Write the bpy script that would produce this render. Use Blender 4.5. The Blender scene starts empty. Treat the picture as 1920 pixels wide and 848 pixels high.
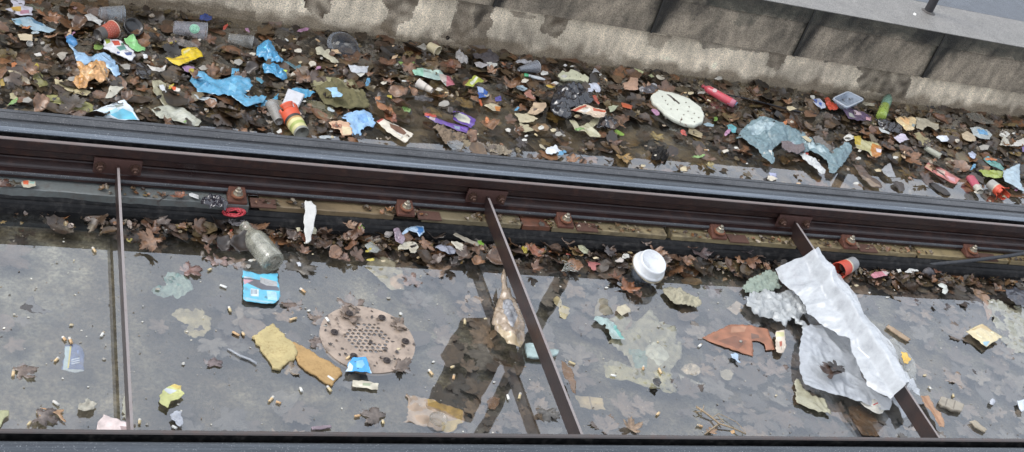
import bpy, math, random
import numpy as np
from mathutils import Vector, Matrix, noise
from mathutils.geometry import delaunay_2d_cdt
random.seed(7); rng = np.random.default_rng(7)
sc = bpy.context.scene
COL = sc.collection

# ------------------------------------------------------------------ camera, world, sun, exposure
F = 2468.0
nrm = lambda v: v / np.linalg.norm(v)
AX = nrm(np.array([6134., 450., F])); AY = nrm(np.array([-841., -2074., F])); AY = nrm(AY - AX * (AX @ AY)); AZ = np.cross(AX, AY)
R = np.array([AX, AY, AZ])                 # world = R @ (right, down, forward)
CH = 2.1
cam = bpy.data.objects.new('camera', bpy.data.cameras.new('camera')); COL.objects.link(cam)
rt, dn, fw = R[:, 0], R[:, 1], R[:, 2]
M = Matrix.Identity(4)
for i in range(3):
    M[i][0] = rt[i]; M[i][1] = -dn[i]; M[i][2] = -fw[i]
M[2][3] = CH
cam.matrix_world = M
cam.data.sensor_width = 36; cam.data.lens = 36 * F / 1920; cam.data.clip_start = .05; cam.data.clip_end = 300
sc.camera = cam
w = bpy.data.worlds.new('World'); sc.world = w; w.use_nodes = True
nt = w.node_tree; nt.nodes.clear()
sky = nt.nodes.new('ShaderNodeTexSky'); sky.sky_type = 'NISHITA'; sky.sun_disc = False
SUN_EL, SUN_AZ = math.radians(48), math.radians(-75)
sky.sun_elevation = SUN_EL; sky.sun_rotation = SUN_AZ; sky.air_density = 1; sky.dust_density = 5; sky.ozone_density = 1
hs = nt.nodes.new('ShaderNodeHueSaturation'); hs.inputs['Saturation'].default_value = .30; hs.inputs['Value'].default_value = 2.0
bg = nt.nodes.new('ShaderNodeBackground'); bg.inputs['Strength'].default_value = .15
wo = nt.nodes.new('ShaderNodeOutputWorld')
nt.links.new(sky.outputs[0], hs.inputs['Color']); deck = nt.nodes.new('ShaderNodeMix'); deck.data_type = 'RGBA'; deck.inputs['Factor'].default_value = .82     # closed cloud deck over the clear sky
deck.inputs[7].default_value = (3.8, 4.12, 4.65, 1); nt.links.new(hs.outputs[0], deck.inputs[6]); nt.links.new(deck.outputs[2], bg.inputs['Color']); nt.links.new(bg.outputs[0], wo.inputs[0])
sl = bpy.data.lights.new('sun', 'SUN'); sl.energy = .5; sl.angle = math.radians(22); sl.color = (1, .97, .93)
so = bpy.data.objects.new('sun', sl); COL.objects.link(so)
sd = Vector((math.sin(SUN_AZ) * math.cos(SUN_EL), math.cos(SUN_AZ) * math.cos(SUN_EL), math.sin(SUN_EL)))
so.rotation_euler = sd.to_track_quat('Z', 'Y').to_euler(); so.location = (0, 0, 6)
sc.view_settings.view_transform = 'Standard'; sc.view_settings.look = 'None'; sc.view_settings.gamma = 1
sc.view_settings.exposure = 1.22
sc.render.engine = 'CYCLES'; sc.cycles.use_denoising = True; sc.cycles.max_bounces = 8; sc.cycles.transparent_max_bounces = 16

# ------------------------------------------------------------------ image <-> world
def un(x, y, z=0.0):
    d = R @ np.array([x - 960., y - 424., F]); t = (z - CH) / d[2]
    return np.array([d[0] * t, d[1] * t, z])
def unY(x, y, Yp):
    d = R @ np.array([x - 960., y - 424., F]); t = Yp / d[1]
    return np.array([d[0] * t, Yp, CH + d[2] * t])
def P(c, pts):
    cx, cy = int(c[0]) * 480, int(c[1]) * 212
    return [(cx + a / 4, cy + b / 4) for a, b in pts]
def lin(c):
    if isinstance(c, str):
        c = tuple(int(c[i:i + 2], 16) for i in (0, 2, 4))
    o = []
    for v in c[:3]:
        v /= 255.; o.append(.78 * (v / 12.92 if v <= .04045 else ((v + .055) / 1.055) ** 2.4))
    return tuple(o)

# ------------------------------------------------------------------ materials
MATS = {}
def new_mat(name):
    m = bpy.data.materials.new(name); m.use_nodes = True; nt = m.node_tree
    b = nt.nodes['Principled BSDF']; return m, nt, b
def nn(nt, t, **k):
    n = nt.nodes.new(t)
    for a, v in k.items():
        if a in n.inputs: n.inputs[a].default_value = v
        else: setattr(n, a, v)
    return n
def ramp(nt, src, stops):
    r = nt.nodes.new('ShaderNodeValToRGB'); e = r.color_ramp.elements
    while len(e) < len(stops): e.new(.5)
    for el, (p, c) in zip(e, stops):
        el.position = p; el.color = (*c, 1) if len(c) == 3 else c
    nt.links.new(src, r.inputs[0]); return r
def mixc(nt, blend, fac, a, b):
    m = nt.nodes.new('ShaderNodeMix'); m.data_type = 'RGBA'; m.blend_type = blend
    for s, v in ((m.inputs['Factor'], fac), (m.inputs[6], a), (m.inputs[7], b)):
        if isinstance(v, (int, float)): s.default_value = v
        elif isinstance(v, tuple): s.default_value = (*v, 1)
        else: nt.links.new(v, s)
    return m.outputs[2]
def noisen(nt, scale, detail=4, rough=.6, coord=None, dist=0):
    n = nt.nodes.new('ShaderNodeTexNoise'); n.inputs['Scale'].default_value = scale; n.inputs['Detail'].default_value = detail
    n.inputs['Roughness'].default_value = rough; n.inputs['Distortion'].default_value = dist
    if coord is None:
        coord = nt.nodes.new('ShaderNodeTexCoord').outputs['Object'] if False else nt.nodes.new('ShaderNodeNewGeometry').outputs['Position']
    nt.links.new(coord, n.inputs['Vector']); return n.outputs['Fac']
def bump(nt, b, h, strength=.3, dist=.002):
    n = nt.nodes.new('ShaderNodeBump'); n.inputs['Strength'].default_value = strength; n.inputs['Distance'].default_value = dist
    nt.links.new(h, n.inputs['Height']); nt.links.new(n.outputs[0], b.inputs['Normal'])

def colmat(kind, rough, alpha=1, spec=.5, coat=0, metal=0, dirt=.5, dirtcol=(.10, .075, .05), bs=.25, trans=0, sss=0, dscale=60, rvar=.15):
    """surface whose own colour is the mesh's Col attribute, with dirt spots"""
    m, nt, b = new_mat(kind)
    at = nn(nt, 'ShaderNodeAttribute'); at.attribute_name = 'Col'
    n1 = noisen(nt, dscale, 6, .7); n2 = noisen(nt, dscale * .25, 3, .6)
    r1 = ramp(nt, n1, [(.46, (0, 0, 0)), (.68, (1, 1, 1))])
    r2 = ramp(nt, n2, [(.35, (.15,) * 3), (.7, (1, 1, 1))])
    f = nn(nt, 'ShaderNodeMath', operation='MULTIPLY'); nt.links.new(r1.outputs[0], f.inputs[0]); nt.links.new(r2.outputs[0], f.inputs[1])
    g = nn(nt, 'ShaderNodeMath', operation='MULTIPLY'); nt.links.new(f.outputs[0], g.inputs[0]); g.inputs[1].default_value = dirt
    c = mixc(nt, 'MIX', g.outputs[0], at.outputs['Color'], dirtcol)
    nt.links.new(c, b.inputs['Base Color'])
    rr = nn(nt, 'ShaderNodeMapRange'); nt.links.new(n2, rr.inputs[0]); rr.inputs[3].default_value = max(.03, rough - rvar); rr.inputs[4].default_value = min(1, rough + rvar)
    nt.links.new(rr.outputs[0], b.inputs['Roughness'])
    b.inputs['Specular IOR Level'].default_value = spec; b.inputs['Coat Weight'].default_value = coat; b.inputs['Coat Roughness'].default_value = .12
    b.inputs['Metallic'].default_value = metal
    if alpha < 1:
        ra = nn(nt, 'ShaderNodeMapRange'); nt.links.new(n1, ra.inputs[0]); ra.inputs[1].default_value = .3; ra.inputs[2].default_value = .7
        ra.inputs[3].default_value = max(0, alpha - .12); ra.inputs[4].default_value = min(1, alpha + .2)
        nt.links.new(ra.outputs[0], b.inputs['Alpha'])
    if sss: b.inputs['Subsurface Weight'].default_value = sss; b.inputs['Subsurface Radius'].default_value = (.01, .01, .01)
    bump(nt, b, noisen(nt, dscale * 4, 5, .7), bs, .001)
    MATS[kind] = m; return m
colmat('paper', .62, dirt=.55, bs=.4)
colmat('card', .55, dirt=.45, bs=.3)
colmat('film', .28, dirt=.5, coat=.3)
colmat('shiny_film', .18, dirt=.3, coat=.6)
colmat('clear_film', .22, alpha=.42, dirt=.4, coat=.4)
colmat('cloth', .85, dirt=.5, bs=.8, dscale=90)
colmat('sodden', .4, dirt=.6, bs=.6, dscale=45)
colmat('foam', .75, dirt=.22, bs=.6, dscale=110)
colmat('cork', .85, dirt=.75, dirtcol=(.16, .09, .035), bs=1.0, dscale=150)
colmat('plastic', .3, dirt=.35, coat=.2)
colmat('clear_plastic', .12, alpha=.27, dirt=.45, coat=.6, dscale=45)
colmat('milky_plastic', .25, alpha=.62, dirt=.4, coat=.4)
colmat('leaf', .34, dirt=.7, dirtcol=(.022, .017, .014), spec=.6, bs=.7, dscale=70, rvar=.2)
colmat('twig', .7, dirt=.5, bs=.6)
colmat('rust', .75, dirt=.8, dirtcol=(.025, .012, .008), bs=.9, dscale=90)
colmat('steel_nut', .4, metal=.7, dirt=.5, dirtcol=(.09, .05, .03), bs=.5)
colmat('rubber', .6, spec=.25, dirt=.3, dirtcol=(.12, .11, .10), bs=.4)
colmat('iron_plate', .5, dirt=.75, dirtcol=(.07, .05, .04), bs=.7, dscale=60)
colmat('stained_pad', .6, dirt=.95, dirtcol=(.035, .026, .018), bs=.5, dscale=26)
colmat('red_brown_steel', .34, dirt=.35, dirtcol=(.095, .038, .022), bs=.5, dscale=30, spec=.45)
colmat('bag_white', .3, alpha=.7, dirt=.06, bs=.15, dscale=30, coat=.15)

def glass_mat():
    m, nt, b = new_mat('bottle_glass')
    at = nn(nt, 'ShaderNodeAttribute'); at.attribute_name = 'Col'
    n = noisen(nt, 60, 6, .7); c = mixc(nt, 'MIX', ramp(nt, n, [(.4, (0,) * 3), (.7, (.8,) * 3)]).outputs[0], at.outputs['Color'], (.26, .25, .20))
    nt.links.new(c, b.inputs['Base Color']); b.inputs['Roughness'].default_value = .13; b.inputs['Coat Weight'].default_value = .8
    ra = nn(nt, 'ShaderNodeMapRange'); nt.links.new(n, ra.inputs[0]); ra.inputs[1].default_value = .35; ra.inputs[2].default_value = .7; ra.inputs[3].default_value = .3; ra.inputs[4].default_value = .9
    nt.links.new(ra.outputs[0], b.inputs['Alpha']); MATS['bottle_glass'] = m
glass_mat()
colmat('sheer_cloth', .35, alpha=.66, dirt=.45, bs=.4, dscale=40)

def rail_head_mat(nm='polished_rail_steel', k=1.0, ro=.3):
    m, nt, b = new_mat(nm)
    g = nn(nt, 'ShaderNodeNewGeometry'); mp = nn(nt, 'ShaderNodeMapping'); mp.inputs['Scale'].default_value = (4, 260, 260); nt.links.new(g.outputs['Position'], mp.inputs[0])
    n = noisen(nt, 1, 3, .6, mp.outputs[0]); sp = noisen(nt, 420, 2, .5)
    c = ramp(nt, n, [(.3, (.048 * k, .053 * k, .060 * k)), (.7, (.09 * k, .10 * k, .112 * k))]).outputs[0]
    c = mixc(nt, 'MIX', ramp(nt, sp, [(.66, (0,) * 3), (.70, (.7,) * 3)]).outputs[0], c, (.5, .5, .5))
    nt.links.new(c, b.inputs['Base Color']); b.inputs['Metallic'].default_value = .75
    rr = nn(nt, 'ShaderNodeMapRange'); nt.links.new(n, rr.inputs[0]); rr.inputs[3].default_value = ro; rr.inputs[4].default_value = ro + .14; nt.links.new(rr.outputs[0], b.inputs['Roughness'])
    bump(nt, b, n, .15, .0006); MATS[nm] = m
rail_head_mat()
rail_head_mat('highlight_rail_steel', 2.3, .2)  # polished steel with the sky highlight brightened into its base colour
def jacket_mat():
    m, nt, b = new_mat('grey_rail_jacket')
    sp = noisen(nt, 500, 2, .5); n = noisen(nt, 12, 4)
    c = ramp(nt, n, [(.3, (.03, .031, .034)), (.7, (.062, .064, .069))]).outputs[0]
    c = mixc(nt, 'MIX', ramp(nt, sp, [(.665, (0,) * 3), (.70, (.8,) * 3)]).outputs[0], c, (.4, .39, .37))
    nt.links.new(c, b.inputs['Base Color']); b.inputs['Roughness'].default_value = .5; b.inputs['Metallic'].default_value = .3
    bump(nt, b, sp, .5, .001); MATS['grey_rail_jacket'] = m
jacket_mat()
def concrete_mat(name, pit=.5, rough=.8):
    m, nt, b = new_mat(name)
    at = nn(nt, 'ShaderNodeAttribute'); at.attribute_name = 'Col'
    n1 = noisen(nt, 22, 8, .7); n2 = noisen(nt, 160, 4, .7); n3 = noisen(nt, 260, 3, .6)
    c = mixc(nt, 'MULTIPLY', 1.0, at.outputs['Color'], ramp(nt, n1, [(.25, (.72,) * 3), (.75, (1.2,) * 3)]).outputs[0])
    c = mixc(nt, 'MULTIPLY', 1.0, c, ramp(nt, n3, [(.32, (.5,) * 3), (.55, (1.0,) * 3), (.75, (1.4,) * 3)]).outputs[0])
    pits = ramp(nt, n2, [(.30, (1,) * 3), (.38, (0,) * 3)]).outputs[0]
    pm = nn(nt, 'ShaderNodeMath', operation='MULTIPLY'); nt.links.new(pits, pm.inputs[0]); pm.inputs[1].default_value = pit
    c = mixc(nt, 'MIX', pm.outputs[0], c, (.03, .028, .025))
    nt.links.new(c, b.inputs['Base Color'])
    lum = nn(nt, 'ShaderNodeSeparateColor'); nt.links.new(at.outputs['Color'], lum.inputs[0])
    rr = nn(nt, 'ShaderNodeMapRange'); nt.links.new(lum.outputs[0], rr.inputs[0]); rr.inputs[1].default_value = .04; rr.inputs[2].default_value = .3; rr.inputs[3].default_value = .5; rr.inputs[4].default_value = rough
    nt.links.new(rr.outputs[0], b.inputs['Roughness'])
    ad = nn(nt, 'ShaderNodeMath', operation='ADD'); nt.links.new(n2, ad.inputs[0]); nt.links.new(n3, ad.inputs[1])
    bump(nt, b, ad.outputs[0], .7, .003); MATS[name] = m
concrete_mat('rough_concrete', .8); concrete_mat('smooth_concrete', .15, .6)
def floor_mat():
    m, nt, b = new_mat('muddy_floor')
    n1 = noisen(nt, 3.2, 9, .68, dist=.4); n2 = noisen(nt, 14, 8, .72); n3 = noisen(nt, 120, 4, .6)
    c = ramp(nt, n1, [(.28, (.032, .027, .020)), (.45, (.052, .044, .031)), (.55, (.085, .078, .058)), (.68, (.14, .14, .118))]).outputs[0]
    c = mixc(nt, 'MULTIPLY', .9, c, ramp(nt, n2, [(.32, (.35,) * 3), (.5, (.9,) * 3), (.6, (1.5,) * 3), (.72, (2.4,) * 3)]).outputs[0])
    c = mixc(nt, 'MULTIPLY', .6, c, ramp(nt, n3, [(.38, (.45,) * 3), (.6, (1.6,) * 3)]).outputs[0])
    nt.links.new(c, b.inputs['Base Color']); b.inputs['Roughness'].default_value = .8
    bump(nt, b, n2, .6, .01); MATS['muddy_floor'] = m
floor_mat()
def water_mat():
    m = bpy.data.materials.new('still_water'); m.use_nodes = True; nt = m.node_tree; nt.nodes.clear()
    out = nn(nt, 'ShaderNodeOutputMaterial'); tr = nn(nt, 'ShaderNodeBsdfTransparent'); tr.inputs[0].default_value = (.93, .90, .83, 1)
    gl = nn(nt, 'ShaderNodeBsdfGlossy'); gl.inputs['Roughness'].default_value = .012; gl.inputs['Color'].default_value = (.93, .96, 1, 1)
    fr = nn(nt, 'ShaderNodeFresnel'); fr.inputs['IOR'].default_value = 2.15
    mx = nn(nt, 'ShaderNodeMixShader')
    h = noisen(nt, 7, 2, .4); bp = nn(nt, 'ShaderNodeBump'); bp.inputs['Strength'].default_value = .10; bp.inputs['Distance'].default_value = .004
    nt.links.new(h, bp.inputs['Height']); nt.links.new(bp.outputs[0], gl.inputs['Normal'])
    gq = nn(nt, 'ShaderNodeNewGeometry'); fm = nn(nt, 'ShaderNodeMix'); fm.data_type = 'FLOAT'; nt.links.new(gq.outputs['Backfacing'], fm.inputs[0]); nt.links.new(fr.outputs[0], fm.inputs[2]); fm.inputs[3].default_value = .08
    nt.links.new(fm.outputs[0], mx.inputs[0]); nt.links.new(tr.outputs[0], mx.inputs[1]); nt.links.new(gl.outputs[0], mx.inputs[2]); sc1 = noisen(nt, 5, 9, .72, dist=.6); sc2 = noisen(nt, 60, 5, .7)
    mu = nn(nt, 'ShaderNodeMath', operation='MULTIPLY'); nt.links.new(ramp(nt, sc1, [(.44, (0,) * 3), (.66, (1,) * 3)]).outputs[0], mu.inputs[0]); nt.links.new(ramp(nt, sc2, [(.42, (.15,) * 3), (.62, (1,) * 3)]).outputs[0], mu.inputs[1])
    mu2 = nn(nt, 'ShaderNodeMath', operation='MULTIPLY'); nt.links.new(mu.outputs[0], mu2.inputs[0]); mu2.inputs[1].default_value = .10
    df = nn(nt, 'ShaderNodeBsdfDiffuse'); df.inputs[0].default_value = (.37, .385, .37, 1); m2 = nn(nt, 'ShaderNodeMixShader')     # dusty film floating on the surface
    nt.links.new(mu2.outputs[0], m2.inputs[0]); nt.links.new(mx.outputs[0], m2.inputs[1]); nt.links.new(df.outputs[0], m2.inputs[2]); nt.links.new(m2.outputs[0], out.inputs[0])
    MATS['still_water'] = m
water_mat()

# ------------------------------------------------------------------ mesh helpers
def colour_mesh(me, cols):
    """cols: one colour, or one per face"""
    a = me.color_attributes.new('Col', 'FLOAT_COLOR', 'CORNER'); n = len(me.loops)
    if isinstance(cols, tuple): arr = np.tile(np.array([*cols, 1.0], 'f'), (n, 1))
    else:
        cols = np.asarray(cols, 'f'); tot = np.zeros(len(me.polygons), 'i'); me.polygons.foreach_get('loop_total', tot)
        arr = np.ones((n, 4), 'f'); arr[:, :3] = np.repeat(cols, tot, axis=0)
    a.data.foreach_set('color', arr.ravel())
def mk(name, verts, faces, mat, cols=(.5, .5, .5), parent=None, smooth=False, solid=0, origin=None, offset=-1):
    verts = np.asarray(verts, 'f')
    if origin is None:
        origin = np.array([*verts[:, :2].mean(0), verts[:, 2].min()]) if parent is None else np.zeros(3)
    if parent is not None: origin = np.array(parent.location)
    me = bpy.data.meshes.new(name); me.from_pydata((verts - origin).tolist(), [], [list(map(int, f)) for f in faces]); me.update()
    colour_mesh(me, cols)
    if smooth: me.polygons.foreach_set('use_smooth', [True] * len(me.polygons))
    me.materials.append(MATS[mat])
    o = bpy.data.objects.new(name, me); COL.objects.link(o)
    if parent is None: o.location = origin.tolist()
    else: o.parent = parent
    if solid:
        s = o.modifiers.new('thickness', 'SOLIDIFY'); s.thickness = solid; s.offset = offset
    return o
def empty(name, loc):
    o = bpy.data.objects.new(name, None); o.location = [float(v) for v in loc]; o.empty_display_size = .05; COL.objects.link(o); return o
def tag(o, label=None, cat=None, group=None, kind=None):
    if label: o['label'] = label
    if cat: o['category'] = cat
    if group: o['group'] = group
    if kind: o['kind'] = kind
    return o
def box(x0, x1, y0, y1, z0, z1):
    v = [(x0, y0, z0), (x1, y0, z0), (x1, y1, z0), (x0, y1, z0), (x0, y0, z1), (x1, y0, z1), (x1, y1, z1), (x0, y1, z1)]
    return v, [(0, 3, 2, 1), (4, 5, 6, 7), (0, 1, 5, 4), (1, 2, 6, 5), (2, 3, 7, 6), (3, 0, 4, 7)]
def join(parts):
    V, Fs, k = [], [], 0
    for v, f in parts:
        V += [tuple(q) for q in v]; Fs += [tuple(i + k for i in g) for g in f]; k += len(v)
    return V, Fs
def bevel(o, w=.002, seg=2):
    b = o.modifiers.new('edges', 'BEVEL'); b.width = w; b.segments = seg; b.limit_method = 'ANGLE'
    return o
def extrude_x(profile, x0, x1, nseg=1, closed=False):
    """profile [(y, z)] swept along x"""
    V, Fs = [], []; n = len(profile); xs = np.linspace(x0, x1, nseg + 1)
    for x in xs: V += [(x, y, z) for y, z in profile]
    for i in range(nseg):
        for j in range(n if closed else n - 1):
            a = i * n + j; b = i * n + (j + 1) % n; Fs.append((a, b, b + n, a + n))
    if closed: Fs.append(tuple(range(n))); Fs.append(tuple(reversed([nseg * n + j for j in range(n)])))
    return V, Fs
def frame(axis):
    a = Vector(axis).normalized(); u = a.cross(Vector((0, 0, 1)))
    if u.length < .05: u = a.cross(Vector((0, 1, 0)))
    u.normalize(); return a, u, a.cross(u)
def lathe(A, axis, prof, n=28, squash=1.0, arc=(0, 2 * math.pi), jit=0, seed=0):
    """prof [(t along axis in m, radius)]"""
    a, u, v = frame(axis); A = Vector(A); V, Fs = [], []; full = arc[1] - arc[0] > 6.28; m = n if full else n + 1
    for t, r in prof:
        for k in range(m):
            th = arc[0] + (arc[1] - arc[0]) * k / n
            rr = r * (1 + (jit * noise.noise(Vector((math.cos(th) * 1.3 + seed, math.sin(th) * 1.3, t * 25))) if jit else 0))
            V.append(tuple(A + a * t + u * (rr * math.cos(th)) + v * (rr * squash * math.sin(th))))
    for i in range(len(prof) - 1):
        for k in range(n if full else n):
            k2 = (k + 1) % m; Fs.append((i * m + k, i * m + k2, (i + 1) * m + k2, (i + 1) * m + k))
    return V, Fs
def tube(pts, r, n=8):
    V, Fs = [], []; pts = [Vector(p) for p in pts]; rs = r if isinstance(r, (list, tuple)) else [r] * len(pts)
    for i, p in enumerate(pts):
        d = pts[min(i + 1, len(pts) - 1)] - pts[max(i - 1, 0)]; a, u, v = frame(d)
        for k in range(n):
            th = 2 * math.pi * k / n; V.append(tuple(p + (u * math.cos(th) + v * math.sin(th)) * rs[i]))
    for i in range(len(pts) - 1):
        for k in range(n): Fs.append((i * n + k, i * n + (k + 1) % n, (i + 1) * n + (k + 1) % n, (i + 1) * n + k))
    Fs.append(tuple(reversed(range(n)))); Fs.append(tuple((len(pts) - 1) * n + k for k in range(n))); return V, Fs
def inside(pts, poly):
    x, y = pts[:, 0], pts[:, 1]; c = np.zeros(len(pts), bool); q = np.asarray(poly); j = len(q) - 1
    for i in range(len(q)):
        xi, yi = q[i]; xj, yj = q[j]
        with np.errstate(divide='ignore', invalid='ignore'):
            c ^= ((yi > y) != (yj > y)) & (x < (xj - xi) * (y - yi) / (yj - yi + 1e-15) + xi)
        j = i
    return c
def edge_dist(pts, poly):
    q = np.asarray(poly); d = np.full(len(pts), 1e9)
    for i in range(len(q)):
        a, b = q[i - 1], q[i]; ab = b - a; t = np.clip(((pts - a) @ ab) / (ab @ ab + 1e-12), 0, 1)
        d = np.minimum(d, np.linalg.norm(pts - (a + t[:, None] * ab), axis=1))
    return d
def densify(poly, step, rag, seed):
    out = []; n = len(poly)
    for i in range(n):
        a, b = np.array(poly[i], float), np.array(poly[(i + 1) % n], float); L = np.linalg.norm(b - a); k = max(1, int(L / step))
        nv = np.array([-(b - a)[1], (b - a)[0]]) / (L + 1e-9)
        for j in range(k):
            p = a + (b - a) * j / k
            if rag: p = p + nv * rag * noise.noise(Vector((p[0] * 90 + seed, p[1] * 90, seed))) * 2.2
            out.append(tuple(p))
    return out
def tri(outline, spacing, loops=()):
    """triangulated sheet inside outline, edges of loops kept"""
    o = np.array(outline); x0, y0 = o.min(0); x1, y1 = o.max(0)
    gx, gy = np.meshgrid(np.arange(x0, x1, spacing), np.arange(y0, y1, spacing * .9)); gx[::2] += spacing * .5
    g = np.stack([gx.ravel(), gy.ravel()], 1) + rng.uniform(-.15, .15, (gx.size, 2)) * spacing
    g = g[inside(g, outline)]
    if len(g): g = g[edge_dist(g, outline) > spacing * .45]
    V = [Vector((float(a), float(b))) for a, b in outline]; E = [(i, (i + 1) % len(outline)) for i in range(len(outline))]
    Fc = [list(range(len(outline)))]
    for lp in loops:
        k = len(V); V += [Vector((float(a), float(b))) for a, b in lp]; E += [(k + i, k + (i + 1) % len(lp)) for i in range(len(lp))]
    V += [Vector((float(a), float(b))) for a, b in g]
    r = delaunay_2d_cdt(V, E, Fc, 0, 1e-6)
    v2 = np.array([tuple(v) for v in r[0]]); fs = [f for f in r[2] if len(f) == 3]
    c = np.array([v2[list(f)].mean(0) for f in fs]); keep = inside(c, outline)
    fs = [f for f, k in zip(fs, keep) if k]
    out = []
    for f in fs:
        a, b, c_ = v2[f[0]], v2[f[1]], v2[f[2]]
        cr = (b[0] - a[0]) * (c_[1] - a[1]) - (b[1] - a[1]) * (c_[0] - a[0])
        if abs(cr) < 1e-10: continue
        out.append(tuple(f) if cr > 0 else (f[0], f[2], f[1]))
    return v2, out
def bagfold(x, y, fs, seed):
    q = Vector((x * fs + seed, y * fs * .6, seed)); q = q + Vector((noise.noise(q * .7), noise.noise(q * .7 + Vector((9, 0, 0))), 0)) * .8
    a = 1 - abs(noise.noise(q)) * 2.6; b = 1 - abs(noise.noise(q * 2.3 + Vector((3, 3, 3)))) * 2.6; c = 1 - abs(noise.noise(q * 5.1)) * 2.6
    return .72 * a + .26 * b + .08 * c
def crumple(x, y, fs, seed):
    v = Vector((x * fs + seed * 3.1, y * fs, seed * 1.7)); d = noise.voronoi(v)[0]
    return (d[1] - d[0]) * .9 + noise.noise(v * .5) * .8 + noise.noise(v * 2.3) * .25
_seed = [0]
AUTO = []     # (object, description, px) to be labelled from their neighbours
MARK = []     # (phrase, px) landmarks
def reg(o, label, cat, px, group=None, mark=None):
    tag(o, label if not label.startswith('~') else None, cat, group)
    if label.startswith('~'): AUTO.append((o, label[1:], px))
    if mark: MARK.append((mark, px))
    return o
def sheet(name, label, cat, poly, col, prints=(), z=.006, amp=.004, fs=28, dome=0, dw=.02, mat='paper', rag=.0015, thick=.0006, sp=None, parent=None, zf=None, mark=None, group=None, colvar=.12, tilt=(0, 0)):
    """thin creased thing with an outline; printed areas are loops in the mesh"""
    _seed[0] += 1; sd = _seed[0] * 7.3
    px = np.array(poly, float)
    def lift(p):
        zz = z
        if zf:
            for _ in range(12): q = un(p[0], p[1], zz); zz = .5 * zz + .5 * zf(q[0], q[1])
        return un(p[0], p[1], zz)[:2]
    if cat in ('wrapper', 'carton', 'pouch', 'packet', 'card', 'tag', 'plastic bag') and min(np.ptp(px[:, 0]), np.ptp(px[:, 1])) > 7:
        r0 = random.Random(int(sd * 10)); cc = px.mean(0); uu, ss, vv = np.linalg.svd(px - cc, full_matrices=False); a1, a2 = vv[0], vv[1]; e1, e2 = np.ptp((px - cc) @ a1) / 2, np.ptp((px - cc) @ a2) / 2
        base_ = np.array([int(col[i:i + 2], 16) for i in (0, 2, 4)]); extra = []
        for q in range(r0.randint(2, 5)):
            u0, v0 = r0.uniform(-.6, .5) * e1, r0.uniform(-.6, .6) * e2; ln, wd = r0.uniform(.1, .35) * e1, r0.uniform(.05, .14) * e2
            bar = [tuple(cc + a1 * (u0 + i_) + a2 * (v0 + j_)) for i_, j_ in ((0, 0), (ln, 0), (ln, wd), (0, wd))]
            if not inside(np.array(bar), [tuple(p) for p in px]).all(): continue
            t_ = np.clip(base_ * r0.choice([.55, .7, 1.2, 1.3]) + r0.uniform(-14, 14), 5, 250).astype(int); extra.append((bar, '%02x%02x%02x' % tuple(int(c_) for c_ in t_)))
        prints = extra + list(prints)
    o2 = [lift(p) for p in poly]
    a = np.array(o2); size = max(np.ptp(a[:, 0]), np.ptp(a[:, 1]))
    if sp is None: sp = min(.006, max(.0024, size / 34))
    out = densify(o2, sp * 1.3, rag, sd)
    loops = [densify([lift(p) for p in pp], sp * 1.6, 0, sd) for pp, _ in prints]
    v2, fs_ = tri(out, sp, loops)
    d = edge_dist(v2, out); c0 = v2.mean(0)
    zz = np.array([(zf(x, y) if zf else z) for x, y in v2]) + tilt[0] * (v2[:, 0] - c0[0]) + tilt[1] * (v2[:, 1] - c0[1])
    if mat == 'sodden': amp *= 1.7
    cr = np.array([bagfold(x, y, fs, sd) if mat == 'bag_white' else (crumple(x, y, fs, sd) if mat not in ('film', 'shiny_film', 'sheer_cloth') else .6 * crumple(x, y, fs, sd) + .7 * bagfold(x, y, fs * .8, sd)) for x, y in v2]); zz = zz + cr * amp
    if dome: zz = zz + dome * (1 - np.exp(-(d / dw) ** 1.3)) * (.75 + .5 * np.clip(cr, -.5, 1))
    V = np.column_stack([v2, zz])
    cen = np.array([v2[list(f)].mean(0) for f in fs_]); base = np.array(lin(col)); C = np.tile(base, (len(fs_), 1))
    for lp, (_, pc) in zip(loops, prints): C[inside(cen, lp)] = lin(pc)
    if mat in ('sodden', 'card'): colvar = .3
    if colvar:
        k = np.array([1 + colvar * noise.noise(Vector((x * 40 + sd, y * 40, 0))) * 1.6 for x, y in cen]); C = C * k[:, None]
    if parent is None and dome == 0: pass
    o = mk(name, V, fs_, mat, C, parent, True, 0 if mat == 'clear_film' else thick)
    if parent is None: reg(o, label, cat, tuple(px.mean(0)), group, mark)
    elif label: o['label'] = label
    return o
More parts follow.
